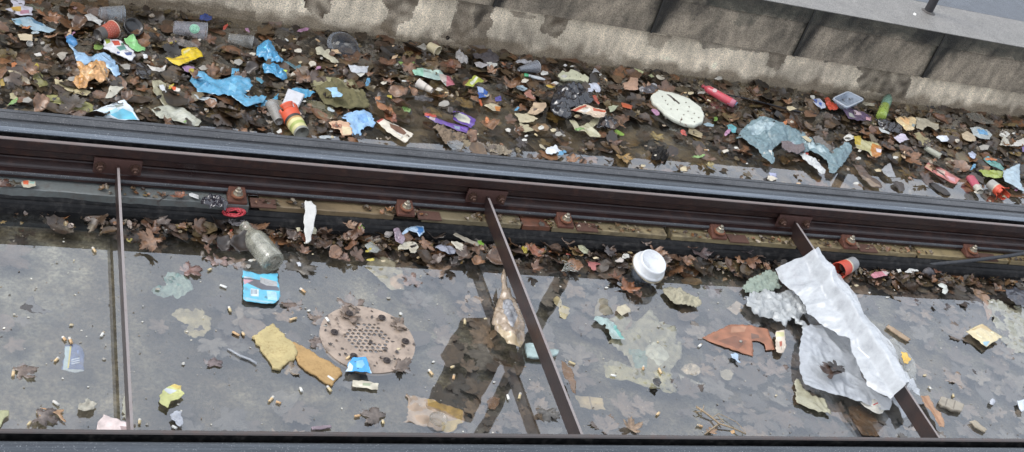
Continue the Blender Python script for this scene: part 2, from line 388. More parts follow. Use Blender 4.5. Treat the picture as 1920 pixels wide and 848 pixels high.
def cup(name, label, cat, pb, pr, rb, rr, z, cols, mat='paper', rimcol=None, mark=None, group=None, closed=True, zr=None, jit=.04, squash=1, rim=True, rimr=.0016, extra=None):
    """tapered cup lying down; pb, pr: image points of the base and rim centres; cols: [(share of the length, colour)]"""
    _seed[0] += 1
    A = un(*pb, z); B = un(*pr, zr if zr is not None else z); ax = B - A; L = np.linalg.norm(ax); root = empty(name, [A[0], A[1], 0])
    N = 22; ts = sorted(set([0] + [i / N for i in range(N + 1)] + [min(1, max(0, t + e)) for t, _ in cols[1:] for e in (-.001, .001)]))
    prof = []
    if closed: prof.append((0.002, .0005)); prof.append((.002, rb * .93)); prof.append((-.002, rb * .95))
    prof += [(t * L, rb + (rr - rb) * t) for t in ts]
    V, Fs = lathe(A, ax, prof, 32, squash, jit=jit, seed=_seed[0]); nrow = len(prof) - 1; C = []
    for i in range(nrow):
        tm = (prof[i][0] + prof[i + 1][0]) / 2 / L; c = cols[0][1]
        for t0, cc in cols:
            if tm >= t0: c = cc
        C += [lin(c)] * 32
    o = mk('body', V, Fs, mat, C, root, True, 0 if 'clear' in mat else .0008, offset=-1)
    if rim:
        a, u, v = frame(ax); pts = []
        for k in range(33):
            th = 2 * math.pi * k / 32; r_ = rr * (1 + jit * noise.noise(Vector((math.cos(th) * 1.3 + _seed[0], math.sin(th) * 1.3, L * 25))))
            pts.append(tuple(Vector(B) + u * (r_ * math.cos(th)) + v * (r_ * squash * math.sin(th))))
        V, Fs = tube(pts, rimr, 6); mk('rim', V, Fs, mat, lin(rimcol or cols[-1][1]), root, True)
    if extra: extra(root, A, B)
    reg(root, label, cat, ((pb[0] + pr[0]) / 2, (pb[1] + pr[1]) / 2), group, mark); return root
def text_on(parent, txt, p0, ux, uy, z, col, mat='paper'):
    cu = bpy.data.curves.new('lettering', 'FONT'); cu.body = txt; cu.size = 1; cu.offset = .02
    t = bpy.data.objects.new('tmp', cu); COL.objects.link(t); dg = bpy.context.evaluated_depsgraph_get(); me = bpy.data.meshes.new_from_object(t.evaluated_get(dg))
    V = []
    for v in me.vertices:
        V.append(un(p0[0] + v.co.x * ux[0] + v.co.y * uy[0], p0[1] + v.co.x * ux[1] + v.co.y * uy[1], z))
    Fs = [tuple(p.vertices) for p in me.polygons]; bpy.data.objects.remove(t)
    return mk('lettering', V, Fs, mat, lin(col), parent, False, .0004, offset=1)

# ------------------------------------------------------------------ setting: ground, water
V = [(-30, -30, -.036), (34, -30, -.036), (34, 34, -.036), (-30, 34, -.036)]
tag(mk('ground', V, [(0, 1, 2, 3)], 'muddy_floor'), 'grey brown muddy concrete bottom under the water', 'ground', kind='structure')
def gutter_mat():
    m, nt, b = new_mat('silty_gutter'); n1 = noisen(nt, 5, 8, .7, dist=.5); n2 = noisen(nt, 28, 7, .7)
    c = ramp(nt, n1, [(.3, (.05, .036, .022)), (.5, (.09, .066, .038)), (.62, (.14, .108, .062)), (.75, (.20, .16, .10))]).outputs[0]
    c = mixc(nt, 'MULTIPLY', .9, c, ramp(nt, n2, [(.3, (.5,) * 3), (.7, (1.4,) * 3)]).outputs[0]); nt.links.new(c, b.inputs['Base Color']); b.inputs['Roughness'].default_value = .8; bump(nt, b, n2, .6, .01); MATS['silty_gutter'] = m
gutter_mat()
V = [(-6, 2.84, -.030), (12, 2.84, -.030), (12, 3.80, -.030), (-6, 3.80, -.030)]
tag(mk('gutter_floor', V, [(0, 1, 2, 3)], 'silty_gutter'), 'silty brown gutter bottom between the far rail and the wall', 'gutter floor', kind='structure')
V = [(-6, .3, 0), (12, .3, 0), (12, 3.80, 0), (-6, 3.80, 0)]
tag(mk('water', V, [(0, 1, 2, 3)], 'still_water'), 'still dirty rainwater standing between and beyond the rails', 'water', kind='structure')

# ------------------------------------------------------------------ platform wall
WX0, WX1 = -3.0, 8.0
zs = lambda x: .187 - .0257 * (x - 1.417)
ztop = lambda x: .357 - .026 * (x - 2.546)
def wallgrid(name, Yp, zlo, zhi, nx, nz, base, stains, mat, parent, seed=1, zwet=None, x0=.2, x1=4.6, fn=None):
    """vertical face; stains: [(polygon in (x, z), colour, strength)], edges broken by noise"""
    xs = np.concatenate([[WX0], np.linspace(x0, x1, nx), [WX1]]); V, Fs, C = [], [], []
    for x in xs:
        for j in range(nz + 1):
            V.append((x, Yp, zlo(x) + (zhi(x) - zlo(x)) * j / nz))
    for i in range(len(xs) - 1):
        for j in range(nz):
            a = i * (nz + 1) + j; Fs.append((a, a + nz + 1, a + nz + 2, a + 1))
    V = np.array(V); cen = np.array([V[list(f)].mean(0) for f in Fs])[:, [0, 2]]
    wv = np.array([[noise.noise(Vector((x * 18, z * 18, seed))) * .022 + noise.noise(Vector((x * 70, z * 70, seed))) * .006, noise.noise(Vector((x * 18, z * 18, seed + 9))) * .016 + noise.noise(Vector((x * 70, z * 70, seed + 3))) * .005] for x, z in cen])
    q = cen + wv; C = np.tile(np.array(base), (len(Fs), 1))
    k = np.array([1 + .5 * noise.noise(Vector((x * 5, z * 9, seed + 20))) + .35 * noise.noise(Vector((x * 40, z * 12, seed + 2))) for x, z in cen]); C = C * k[:, None]
    for poly, col, st in stains:
        m = inside(q, poly); s = st * np.array([.8 + .5 * noise.noise(Vector((x * 30, z * 30, seed + 5))) for x, z in cen[m]])[:, None]
        C[m] = C[m] * (1 - s) + np.array(col) * s
    if zwet:
        hgt, col = zwet; q_ = np.clip((hgt - cen[:, 1] - wv[:, 0] * 1.6) / .035 + .5, 0, 1)[:, None] * .8; C = C * (1 - q_) + np.array(col) * q_
    if fn: C = C * fn(cen)
    return mk(name, V, Fs, mat, np.clip(C, .004, 1), parent)
wall = empty('platform_wall', (0, 3.78, 0))
def wp(pts, Yp=3.78):
    return [(unY(x, y, Yp)[0], unY(x, y, Yp)[2]) for x, y in pts]
BR, DK = (.088, .060, .036), (.022, .019, .016)
st = [
 (wp([(285, -30), (330, 10), (300, 15), (290, 40), (220, 10), (240, -30)]), BR, .7),
 (wp([(250, 0), (290, 20), (370, 25), (480, 45), (480, 20), (400, 15), (330, 5)]), BR, .6),
 (wp([(620, -10), (622, 0), (618, 22), (605, 32), (590, 28), (575, 20), (560, 0), (555, -20)]), BR, .85),
 (wp([(722, -20), (722, 25), (705, 50), (745, 72), (755, 45), (770, 30), (785, 5), (790, -20)]), BR, .85),
 (wp([(862, -20), (852, 30), (830, 70), (900, 90), (925, 45), (928, 15), (950, -20)]), BR, .85),
 (wp([(895, -20), (890, 30), (885, 60), (905, 40), (925, 20), (950, -10)]), DK, .6),
 (wp([(958, 20), (1010, 30), (990, 37), (965, 33)]), BR, .8),
 (wp([(1016, 26), (1018, 60), (1045, 71), (1060, 55), (1072, 36), (1060, 30)]), BR, .85),
 (wp([(1215, 60), (1215, 85), (1240, 95), (1260, 72)]), BR, .5),
 (wp([(1300, 75), (1320, 90), (1345, 88), (1440, 100), (1430, 85), (1360, 75)]), DK, .6),
 (wp([(1440, 90), (1440, 120), (1455, 135), (1465, 118), (1480, 100), (1475, 90)]), BR, .8),
 (wp([(1600, 118), (1620, 135), (1605, 155), (1620, 172), (1660, 180), (1700, 190), (1705, 160), (1712, 140), (1690, 130)]), (.07, .052, .036), .85),
 (wp([(1540, 108), (1550, 118), (1560, 115), (1565, 108)]), DK, .8),
]
def drip(cen, amt, seed, joints=.8):
    out = np.ones((len(cen), 3))
    for i, (x, z) in enumerate(cen):
        h = (z - zs(x)) / (ztop(x) - zs(x)); xs_ = x - .07 * h * (1 if joints else 0)
        a = noise.noise(Vector((xs_ * 7, h * 1.2, seed))) + .5 * noise.noise(Vector((xs_ * 30, h * 2.6, seed + 4))) + .25 * noise.noise(Vector((x * 90, z * 90, seed)))
        k = 1 - amt * max(0, a + .15) * (.5 + (max(0, h) if joints else .6)) * 1.5
        if joints:
            for xj in GJ:
                d = (x - xj - .012 - .05 * h) / (.014 + .016 * h + .008 * noise.noise(Vector((x * 30, z * 30, 1)))); k *= 1 - joints * 1.1 * math.exp(-d * d)
            k *= 1 - .45 * max(0, min(1, (h - .62) / .2 + noise.noise(Vector((x * 9, 1, 2))) * .9))
        out[i] *= max(.12, k); out[i] *= (1, .985, .955) if not joints else (1, .985, .95)
    return out
GJ = [.93, 1.54, 2.142, 2.745, 3.345, 3.95, 4.56]
wallgrid('lower_concrete', 3.78, lambda x: -.05, lambda x: zs(x) + .004, 760, 44, (.76, .66, .52), st, 'rough_concrete', wall, 1, (.040, (.19, .145, .095)), fn=lambda c: drip(c, .16, 31, 0))
GJ = [.93, 1.54, 2.142, 2.745, 3.345, 3.95, 4.56]
def joint_poly(x, w=.016):
    return [(x - w * .4, 0), (x + w * .5, 0), (x + w * 1.5, .5), (x - w * .7, .5)]
pst = [([(x - .010, 0), (x + .020, 0), (x + .050, .6), (x - .008, .6)], (.045, .043, .036), .75) for x in GJ]
pst += [([(x - .022, 0), (x + .030, 0), (x + .07, .6), (x - .02, .6)], (.07, .065, .052), .45) for x in GJ]
pst += [([(2.3, .30), (2.45, .29), (2.46, .25), (2.52, .25), (2.55, .30), (2.9, .29), (3.3, .285), (3.32, .22), (3.4, .25), (3.5, .28), (4.6, .25), (4.6, .6), (2.2, .6)], (.060, .062, .048), .6)]
pst += [([(2.22, .34), (2.4, .3), (2.7, .315), (3.6, .30), (4.6, .28), (4.6, .6), (2.2, .6)], (.05, .058, .044), .5)]
pst += [([(2.86, 0.2), (2.88, .16), (2.93, .22), (2.95, .5), (2.85, .5)], (.06, .055, .045), .4), ([(3.05, .17), (3.09, .14), (3.1, .5), (3.02, .5)], (.06, .055, .045), .35), ([(1.7, .2), (1.75, .2), (1.78, .5), (1.68, .5)], (.09, .08, .065), .4)]
# each facing panel is a slab of its own with an open joint; surface tinted by the face grid in front
wallgrid('facing_panels', 3.755, lambda x: zs(x), lambda x: ztop(x) - .055, 620, 40, (.29, .245, .19), pst, 'rough_concrete', wall, 3, fn=lambda c: drip(c, .62, 3))
V, Fs = [], []
for a, b, c in (('u', 3.755, 3.81),):
    xs = [WX0, WX1]
    V = [(WX0, 3.755, zs(WX0)), (WX1, 3.755, zs(WX1)), (WX1, 3.81, zs(WX1)), (WX0, 3.81, zs(WX0))]; Fs = [(0, 3, 2, 1)]
mk('panel_underside', V, Fs, 'rough_concrete', (.08, .07, .06), wall)
wallgrid('coping_face', 3.749, lambda x: ztop(x) - .057, lambda x: ztop(x), 620, 14, (.25, .215, .165), pst, 'rough_concrete', wall, 5, fn=lambda c: drip(c, .62, 3))
prof = lambda x: [(3.749, ztop(x)), (3.752, ztop(x) + .004)]
# joints: narrow dark slots standing in the panel face
for x in GJ:
    v, f = box(x - .0035, x + .0035, 3.7465, 3.76, zs(x) + .001, ztop(x) - .001); mk('joint', v, f, 'rough_concrete', (.018, .017, .015), wall)
def slab_x(y0, y1, dz, thick=.05, n=40):
    xs = np.linspace(WX0, WX1, n); V, Fs = [], []
    for x in xs: V += [(x, y0, ztop(x) + dz), (x, y1, ztop(x) + dz), (x, y1, ztop(x) + dz - thick), (x, y0, ztop(x) + dz - thick)]
    for i in range(n - 1):
        for j in range(4): a = i * 4 + j; b = i * 4 + (j + 1) % 4; Fs.append((a, a + 4, b + 4, b) if j else (a, a + 4, b + 4, b))
    return V, Fs
yc = un(1815, 22, ztop(3.7))[1]
V, Fs = slab_x(3.749, yc - .004, .003, .004)
cp = mk('coping', V, Fs, 'smooth_concrete', (.19, .18, .165), wall)
tag(wall, 'stained concrete platform wall with dark wet streaks and panel joints', 'wall')
V, Fs = slab_x(yc, 12, .002, .05)
tag(mk('platform', V, Fs, 'smooth_concrete', (.085, .095, .11)), 'blue grey asphalt of the platform behind the pale coping', 'platform', kind='structure')
# pipe mouth in the wall
c = unY(839, 70, 3.778)
V, Fs = lathe((c[0], 3.772, c[2]), (0, 1, 0), [(0, .007), (0, .0052), (.03, .005), (.03, .0001)], 20)
o = mk('weep_pipe', V, Fs, 'rust', lin('2a241e'), None, True); reg(o, 'small dark round weep pipe mouth in the stained wall above the cream cup', 'pipe', (839, 70))

# platform post (its foot shows at the top of the picture)
pc = un(1738, 26, ztop(3.6))
root = empty('railing_post', pc)
V, Fs = lathe(pc, (0, 0, 1), [(0, .017), (1.05, .017)], 20); mk('tube', V, Fs, 'rust', lin('2c2b2e'), root, True)
V, Fs = lathe(pc + np.array([0, 0, .003]), (0, 0, 1), [(0, .03), (.006, .03), (.01, .02), (.012, .017)], 20); mk('foot_ring', V, Fs, 'rust', lin('55524f'), root, True)
V, Fs = lathe(pc + np.array([0, 0, 1.05]), (0, 0, 1), [(0, .018), (.008, .016), (.014, .008), (.015, .0001)], 20); mk('cap', V, Fs, 'rust', lin('2c2b2e'), root, True)
reg(root, 'dark round railing post standing on the pale coping', 'post', (1738, 10))

# invented board on a leaning post, out of view, added for its dark reflection
def refl(x, y, Yp):
    q = unY(x, y, Yp); return (q[0], Yp, -q[2])
root = empty('mirrored_prop', (refl(1070, 480, 4.6)[0], 4.6, ztop(2.2)))
a = refl(905, 810, 4.6); b = refl(1062, 505, 4.6); d = np.array(a) - np.array(b); foot = np.array(b) - d * ((b[2] - ztop(2.2)) / d[2])
V, Fs = tube([foot, a + d * .2], .036, 12); mk('leaning_post', V, Fs, 'rust', lin('302c2a'), root, True)
bp = [refl(*p, 4.56) for p in [(872, 604), (915, 602), (945, 640), (950, 660), (882, 790), (800, 768), (815, 735), (838, 690), (828, 676)]]
V = [(x, y, z) for x, y, z in bp] + [(x, y + .03, z) for x, y, z in bp]; n = len(bp)
Fs = [tuple(range(n)), tuple(reversed(range(n, 2 * n)))] + [(i, (i + 1) % n, (i + 1) % n + n, i + n) for i in range(n)]
mk('board', V, Fs, 'rust', lin('38332f'), root)
a2 = refl(985, 800, 4.62); b2 = refl(885, 500, 4.62)
tag(root, 'unseen dark board on a leaning post, added for its mirror image in water', 'unseen_prop')

# ------------------------------------------------------------------ rails
def rail(name, s, yg, label, zoff=0):
    """grooved rail; s=+1 far rail (lip towards the camera), s=-1 near rail"""
    root = empty(name, (2, yg + s * .02, .06)); Y = lambda d: yg + s * d
    X0, X1 = -3.5, 9.0
    if s < 0: gq = .0155
    else: gq = .0275
    gv = [(-gq, .161), (-gq, .120), (-.001, .112), (-.0008, .1555)]
    V, Fs = extrude_x([(Y(d), z) for d, z in gv], X0, X1, 40); mk('flangeway', V, Fs, 'rubber', lin('0e0e10'), root)
    hd = [(0.000, .112), (0.000, .1555), (.0015, .159), (.005, .1620), (.011, .1638), (.018, .1648), (.026, .165), (.033, .164), (.0375, .1625), (.038, .150)]
    k = 5 if s > 0 else 3
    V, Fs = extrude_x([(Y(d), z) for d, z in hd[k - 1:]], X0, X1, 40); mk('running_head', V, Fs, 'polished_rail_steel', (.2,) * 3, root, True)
    V, Fs = extrude_x([(Y(d), z) for d, z in hd[:k]], X0, X1, 40); mk('highlight_edge', V, Fs, 'highlight_rail_steel', (.2,) * 3, root, True)  # polished gauge corner, lighter colour paints the sky highlight along it
    jk = [(.0365, .158), (.047, .1585), (.048, .1625), (.052, .1635), (.074, .1625), (.078, .159), (.082, .152), (.083, .158), (.094, .1585), (.096, .150), (.096, .05)]
    V, Fs = extrude_x([(Y(d), z) for d, z in jk], X0, X1, 40); mk('jacket', V, Fs, 'grey_rail_jacket', (.1,) * 3, root, False)
    bd = [(0.002, .111), (-.012, .111), (-.0285, .111), (-.0285, .1605), (-.031, .163), (-.037, .163), (-.0395, .160), (-.040, .137), (-.037, .133), (-.008, .127), (-.005, .104), (-.018, .100), (-.021, .097), (-.035, .089), (-.038, .085), (-.042, .083), (-.056, .080), (-.060, .077), (-.061, .067), (-.02, .060), (.1, .06)]
    if s < 0: bd = [(0.002, .111), (-.012, .111), (-.0165, .111), (-.0165, .1605), (-.019, .163), (-.026, .163), (-.0275, .160), (-.0275, .137), (-.02, .125), (-.006, .12), (-.006, .06), (.1, .06)]
    V, Fs = extrude_x([(Y(d), z) for d, z in bd], X0, X1, 60); o = mk('rail_body', V, Fs, 'red_brown_steel', lin('271817' if s > 0 else '4a4442'), root)
    if s > 0:
        V, Fs = extrude_x([(Y(d), z) for d, z in [(-.0290, .1628), (-.031, .1636), (-.037, .1636), (-.0398, .1622)]], X0, X1, 20); mk('worn_lip_edge', V, Fs, 'red_brown_steel', lin('6e625e'), root)
        V, Fs = extrude_x([(Y(d), z) for d, z in [(-.0565, .0805), (-.0602, .0778), (-.0614, .0740)]], X0, X1, 20); mk('foot_edge', V, Fs, 'grey_rail_jacket', lin('6e625e'), root)
    tag(root, label, 'rail', 'grooved rails of the track'); return root
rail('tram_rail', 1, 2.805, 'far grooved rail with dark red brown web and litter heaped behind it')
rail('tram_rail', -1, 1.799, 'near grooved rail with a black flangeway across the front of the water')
# bed strips under the far rail
bed = empty('rail_bed', (2, 2.73, 0))
def strip(name, xa, xb, y0, y1, z0, z1, col, mat, n=30, seed=0):
    xs = np.linspace(xa, xb, n); V, Fs, C = [], [], []
    for i, x in enumerate(xs):
        e = .003 * noise.noise(Vector((x * 9, seed, 0))) + .0015 * noise.noise(Vector((x * 40, seed, 0)))
        V += [(x, y1, z0), (x, y1, z1), (x, y0 + .003 + e, z1), (x, y0 + e, z1 - .002), (x, y0 + e, z0)]
    for i in range(n - 1):
        for j in range(4):
            a = i * 5 + j; Fs.append((a, a + 1, a + 6, a + 5)); k = 1 + .5 * noise.noise(Vector((xs[i] * 7, seed, j))); C.append([c * k for c in lin(col)])
    Fs += [(0, 1, 2, 3, 4), tuple(reversed([(n - 1) * 5 + q for q in range(5)]))]; C += [lin(col)] * 2
    return mk(name, V, Fs, mat, C, bed)
strip('grey_pad', -3, .03, 2.715, 2.76, .03, .060, '55585a', 'iron_plate', 40, 2)
strip('grey_pad', .03, .63, 2.706, 2.765, .03, .0615, '686c6a', 'iron_plate', 40, 2)
for i, (a, b, c) in enumerate([(.66, 1.02, '75644a'), (1.1, 1.39, '7c7056'), (1.395, 1.48, '6c4432'), (1.485, 1.85, '8c7d5e'), (1.87, 2.3, '8a7c5c'), (2.33, 2.75, '867656'), (2.76, 3.12, '8a7a58'), (3.13, 8.5, '847454')]):
    strip('pale_pad', a, b, 2.712, 2.765, .03, .0605, c, 'stained_pad', 60, i + 5)
V, Fs = extrude_x([(2.72, .045), (2.709, .045), (2.706, .041), (2.702, .034), (2.696, .034), (2.692, .028), (2.688, .016), (2.685, .016), (2.682, -.036)], -3, 8.5, 80); mk('black_edging', V, Fs, 'rubber', lin('111113'), bed)
tag(bed, 'grey and ochre pads with black rubber edging under the far rail', 'track bed')

def reg_pad(r_):
    x = r_.uniform(.25, 4.4); y = 2.712 + abs(r_.gauss(0, .016))
    return (x, y) if y < 2.752 and (noise.noise(Vector((x * 5, y * 10, 7))) > -.12) else None
PADLIT = reg_pad
# tie bars
def hexnut(p, axis, r, h, name, parent, col, mat='steel_nut', stud=True):
    a, u, v = frame(axis); V, Fs = [], []
    parts = []
    parts.append(lathe(p, axis, [(0, .0001), (0, r * 1.35), (h * .2, r * 1.35), (h * .2, r * .9)], 20))
    parts.append(lathe(Vector(p) + Vector(axis).normalized() * h * .2, axis, [(0, r), (h * .7, r), (h * .8, r * .85), (h * .8, .0001)], 6))
    if stud: parts.append(lathe(Vector(p) + Vector(axis).normalized() * h * .9, axis, [(0, r * .5), (h * .55, r * .5), (h * .65, r * .4), (h * .65, .0001)], 12))
    V, Fs = join(parts); return mk(name, V, Fs, mat, lin(col), parent)
TB = [(.302, 'thin edge-on tie bar under the left water, seen from above'), (1.287, ''), (2.292, '')]
TL = ['tie bar seen edge on between the empty left water and the bottle', 'bare dark tie bar with torn tan plastic sack caught on it', 'tie bar wrapped by the large white plastic bag']
for (x, _), lb in zip(TB, TL):
    root = empty('tie_bar', (x, 2.3, .06)); h = .0035
    v, f = box(x - h, x + h, 1.842, 2.762, .063, .113); bevel(mk('flat_bar', v, f, 'red_brown_steel', lin('2e2423'), root), .0012)
    v, f = box(x - h + .0004, x + h - .0004, 1.845, 2.752, .1131, .1137); mk('sky_sheen_top', v, f, 'red_brown_steel', lin('8a8280'), root)  # pale strip paints the sky's reflection on the bar's upper edge
    for yy, s in ((2.766, 1), (1.838, -1)):
        v, f = box(x - .058, x + .058, min(yy, yy + .008 * s), max(yy, yy + .008 * s), .082, .128); bevel(mk('end_plate', v, f, 'rust', lin('4a2d26'), root), .0015)
        for dx in (-.042, .042): hexnut((x + dx, yy, .106), (0, -s, 0), .0095, .014, 'bolt', root, '6a5248')
    tag(root, lb, 'tie bar', 'tie bars joining the two rails')
# rail clips
CL = [((449, 366), 'beside the red net'), ((768, 394), 'above the blue and white wrapper'), ((1068, 414), 'between the middle bar and the lidded cup'), ((1356, 434), 'above the leaf heap, right of the lidded cup'), ((1604, 455), 'behind the grey and red cup'), ((1832, 470), 'behind the black cable')]
for (px, lb) in CL:
    q = un(px[0], px[1], .095); x = q[0]; root = empty('rail_clip', (x, 2.72, .061))
    v = [(x - .025, 2.705, .0625), (x + .025, 2.705, .0625), (x + .025, 2.752, .0625), (x - .025, 2.752, .0625), (x - .025, 2.705, .071), (x + .025, 2.705, .071), (x + .021, 2.752, .086), (x - .021, 2.752, .086)]
    bevel(mk('clip_plate', v, box(0, 1, 0, 1, 0, 1)[1], 'rust', lin('5c3424'), root), .002)
    v, f = box(x + .034, x + .10, 2.698, 2.735, .0622, .066); mk('base_plate', v, f, 'rust', lin('54382c'), root)
    V, Fs = lathe((x, 2.722, .08), (0, 0, 1), [(0, .017), (.004, .017), (.005, .012)], 16); mk('washer', V, Fs, 'rust', lin('7a4a30'), root)
    hexnut((x, 2.722, .084), (0, 0, 1), .0095, .013, 'nut', root, 'b0a898')
    tag(root, 'rusty rail clip with pale nut ' + lb, 'rail clip', 'rail clips along the far rail')

# ------------------------------------------------------------------ drain cover
def drain():
    c = un(690, 634, .004)[:2]; r = .118
    out = [(c[0] + r * math.cos(t), c[1] + r * math.sin(t)) for t in np.linspace(0, 2 * math.pi, 64, endpoint=False)]
    holes = []; cc = (c[0] + .0, c[1] + .004)
    for i in range(-5, 6):
        for j in range(-5, 6):
            hx = (i + j * .5) * .0135; hy = j * .0118
            if math.hypot(hx, hy) < .058: holes.append(((cc[0] + hx + rng.normal() * .0004, cc[1] + hy + rng.normal() * .0004), .0050 if math.hypot(hx, hy) < .05 else .0038))
    loops = [[(h[0] + q * math.cos(t), h[1] + q * math.sin(t)) for t in np.linspace(0, 2 * math.pi, 10, endpoint=False)] for h, q in holes]
    v2, fs = tri(out, .006, loops); cen = np.array([v2[list(f)].mean(0) for f in fs]); keep = np.ones(len(fs), bool)
    holes = [h for h in holes if rng.random() < .86]
    for h, q in holes: keep &= np.linalg.norm(cen - np.array(h), axis=1) > q * .97
    fs = [f for f, k in zip(fs, keep) if k]; V = np.column_stack([v2, np.full(len(v2), .0018)])
    V[:, 2] += [.0012 * noise.noise(Vector((x * 30, y * 30, 2))) for x, y in v2]
    root = empty('drain_cover', (c[0], c[1], -.03))
    C = [np.array(lin('a08f80')) * (1 + .35 * noise.noise(Vector((*v2[list(f)].mean(0), 0)) * 25)) for f in fs]
    mk('plate', V, fs, 'iron_plate', C, root, False, .01)
    V, Fs = lathe((c[0], c[1], -.03), (0, 0, 1), [(0, r - .004), (.025, r - .004)], 48); mk('collar', V, Fs, 'iron_plate', lin('4a423a'), root)
    V, Fs = lathe((c[0], c[1], -.022), (0, 0, 1), [(0, r - .006), (0, .0001)], 32); mk('sump', V, Fs, 'iron_plate', lin('0d0b09'), root)
    for p in [(655, 588), (716, 596), (627, 623), (760, 640), (725, 676), (663, 668)]:
        q = un(*p, .005); V, Fs = join([lathe(q, (0, 0, 1), [(0, .0095), (.002, .0095), (.003, .007), (.001, .0055), (.001, .004), (.005, .004), (.006, .0001)], 16)]); mk('screw', V, Fs, 'rust', lin('3a3230'), root, True)
    reg(root, 'round pinkish brown drain cover with a grid of small black holes', 'drain cover', (690, 634), mark='drain cover')
drain()

# ------------------------------------------------------------------ leaves
def leaf_outline(sd):
    r_ = random.Random(sd); lob = [(90, 1.0), (38, .88), (142, .88), (-12, .55), (192, .55)]
    lob = [(a + r_.uniform(-7, 7), l * r_.uniform(.85, 1.1)) for a, l in lob]; lob.sort()
    pts = [(-.02, -.28 * r_.uniform(.3, 1))]
    pts = []
    for i, (a, l) in enumerate(lob):
        ar = math.radians(a)
        def at(da, rr): return (math.cos(ar + math.radians(da)) * rr, math.sin(ar + math.radians(da)) * rr)
        pts += [at(-25, .56 * l), at(-22, .76 * l), at(-16, .70 * l), at(-12, .88 * l), at(-5, .84 * l), at(0, l), at(5, .84 * l), at(12, .87 * l), at(16, .70 * l), at(22, .75 * l), at(25, .56 * l)]
        if i < len(lob) - 1:
            m = math.radians((a + lob[i + 1][0]) / 2); q = .50 * min(l, lob[i + 1][1]) * r_.uniform(.8, 1.25); pts.append((math.cos(m) * q, math.sin(m) * q))
    pts += [(-.12, -.06), (0, -.02), (.12, -.06)] if False else [(0, -.04)]
    return [(x + r_.uniform(-.02, .02), y + r_.uniform(-.02, .02)) for x, y in pts], lob
LEAVES = []
for sd in range(9):
    o, lob = leaf_outline(sd + 3); r_ = random.Random(sd)
    if sd >= 5:      # torn pieces and long narrow leaves
        if sd == 5: o = [(x * .55, y) for x, y in o]
        else:
            a_, b_ = r_.uniform(.35, .6), r_.uniform(.5, .75); o = []; k_ = 1
            for t in np.linspace(0, 2 * math.pi, 26, endpoint=False):
                k_ = .72 * k_ + .28 * r_.uniform(.45, 1.4); o.append((math.cos(t) * a_ * k_ * r_.uniform(.93, 1.07), .35 + math.sin(t) * b_ * k_ * r_.uniform(.93, 1.07)))
    v2, fs = tri(o, .17)
    vein = np.ones(len(fs)); cen = np.array([v2[list(f)].mean(0) for f in fs])
    for a, l in lob:
        d = np.array([math.cos(math.radians(a)), math.sin(math.radians(a))]); t = cen @ d; q = np.abs(cen @ np.array([-d[1], d[0]])); vein[(t > 0) & (t < l) & (q < .05)] = 1.35
    LEAVES.append((v2, fs, vein))
def leaf_verts(k, size, curl, fold, sd):
    v2, fs, vein = LEAVES[k]; x, y = v2[:, 0], v2[:, 1] - .35; z = curl * (x ** 2 * .7 + y ** 2 * .5) + fold * np.abs(x) + .22 * np.array([noise.noise(Vector((a * 1.8 + sd, b * 1.8, sd * .7))) for a, b in v2])
    z = z + .07 * np.array([noise.noise(Vector((a * 5 + sd, b * 5, 3))) for a, b in v2])
    return np.column_stack([x, y, z]) * size
LEAFC = ['3e3126', '524030', '655038', '775740', '4a3b2c', '5a4a34', '30281f', '6c543a', '845c3c', '43382c', '62543c', '7a6844']
def rot(v, rz, tx, ty):
    m = np.array(Matrix.Rotation(rz, 3, 'Z') @ Matrix.Rotation(tx, 3, 'X') @ Matrix.Rotation(ty, 3, 'Y')); return v @ m.T
def carpet(name, n, region, zr, cols, label, smin=.018, smax=.048, tilt=.35, flat=1, whole=.45, mat='leaf', dim=1):
    V, Fs, C, k = [], [], [], 0; r_ = random.Random(hash(name) % 99 if False else len(name) + n)
    got = 0; tries = 0
    while got < n and tries < n * 40:
        tries += 1; p = region(r_)
        if p is None: continue
        got += 1; li = (r_.randrange(5) if r_.random() < whole else r_.randrange(9)) if whole > .8 else (r_.randrange(9) if r_.random() > whole else r_.randrange(6, 9)); s = r_.uniform(smin, smax)
        lv = leaf_verts(li, s, r_.uniform(-.5, .9), r_.uniform(-.3, .6), r_.random() * 50); lv[:, 2] *= flat; v = rot(lv, r_.uniform(0, 6.28), r_.gauss(0, tilt), r_.gauss(0, tilt))
        z0 = r_.uniform(*zr); v = v + np.array([p[0], p[1], z0]); V.append(v)
        Fs += [(a + k, b + k, c + k) for a, b, c in LEAVES[li][1]]; k += len(v)
        c = np.array(lin(r_.choice(cols))) * r_.uniform(.6, 1.25) * dim
        C.append(LEAVES[li][2][:, None] * c)
    o = mk(name, np.vstack(V), Fs, mat, np.clip(np.vstack(C), 0, 1), None, True, 0, origin=np.array([2, 3, 0])); tag(o, label, 'leaves', kind='stuff'); return o
def reg_up(r_):
    x = r_.uniform(-.4, 4.7); y = r_.uniform(2.86, 3.775)
    dens = .95
    if y < 3.42 and 1.0 < x < 3.3: dens = .16 + .6 * max(0, noise.noise(Vector((x * 3, y * 4, 1)))) * 2
    if y < 3.15 and x < 1.0: dens = .55
    if y < 3.3 and x >= 3.3: dens = .45
    if y < 3.05: dens *= .35
    return (x, y) if r_.random() < dens else None
carpet('leaf_litter', 3000, reg_up, (-.016, .008), LEAFC, 'sodden brown leaf litter heaped between the far rail and the wall', .018, .065, .20, flat=.45, dim=.68)
carpet('leaf_mulch', 4200, reg_up, (-.010, .012), LEAFC + ['8a7a66', '6a5f54', '9c8c78', '54483e'], 'fine torn leaf mulch between the far rail and the wall', .006, .016, .3, dim=.75)
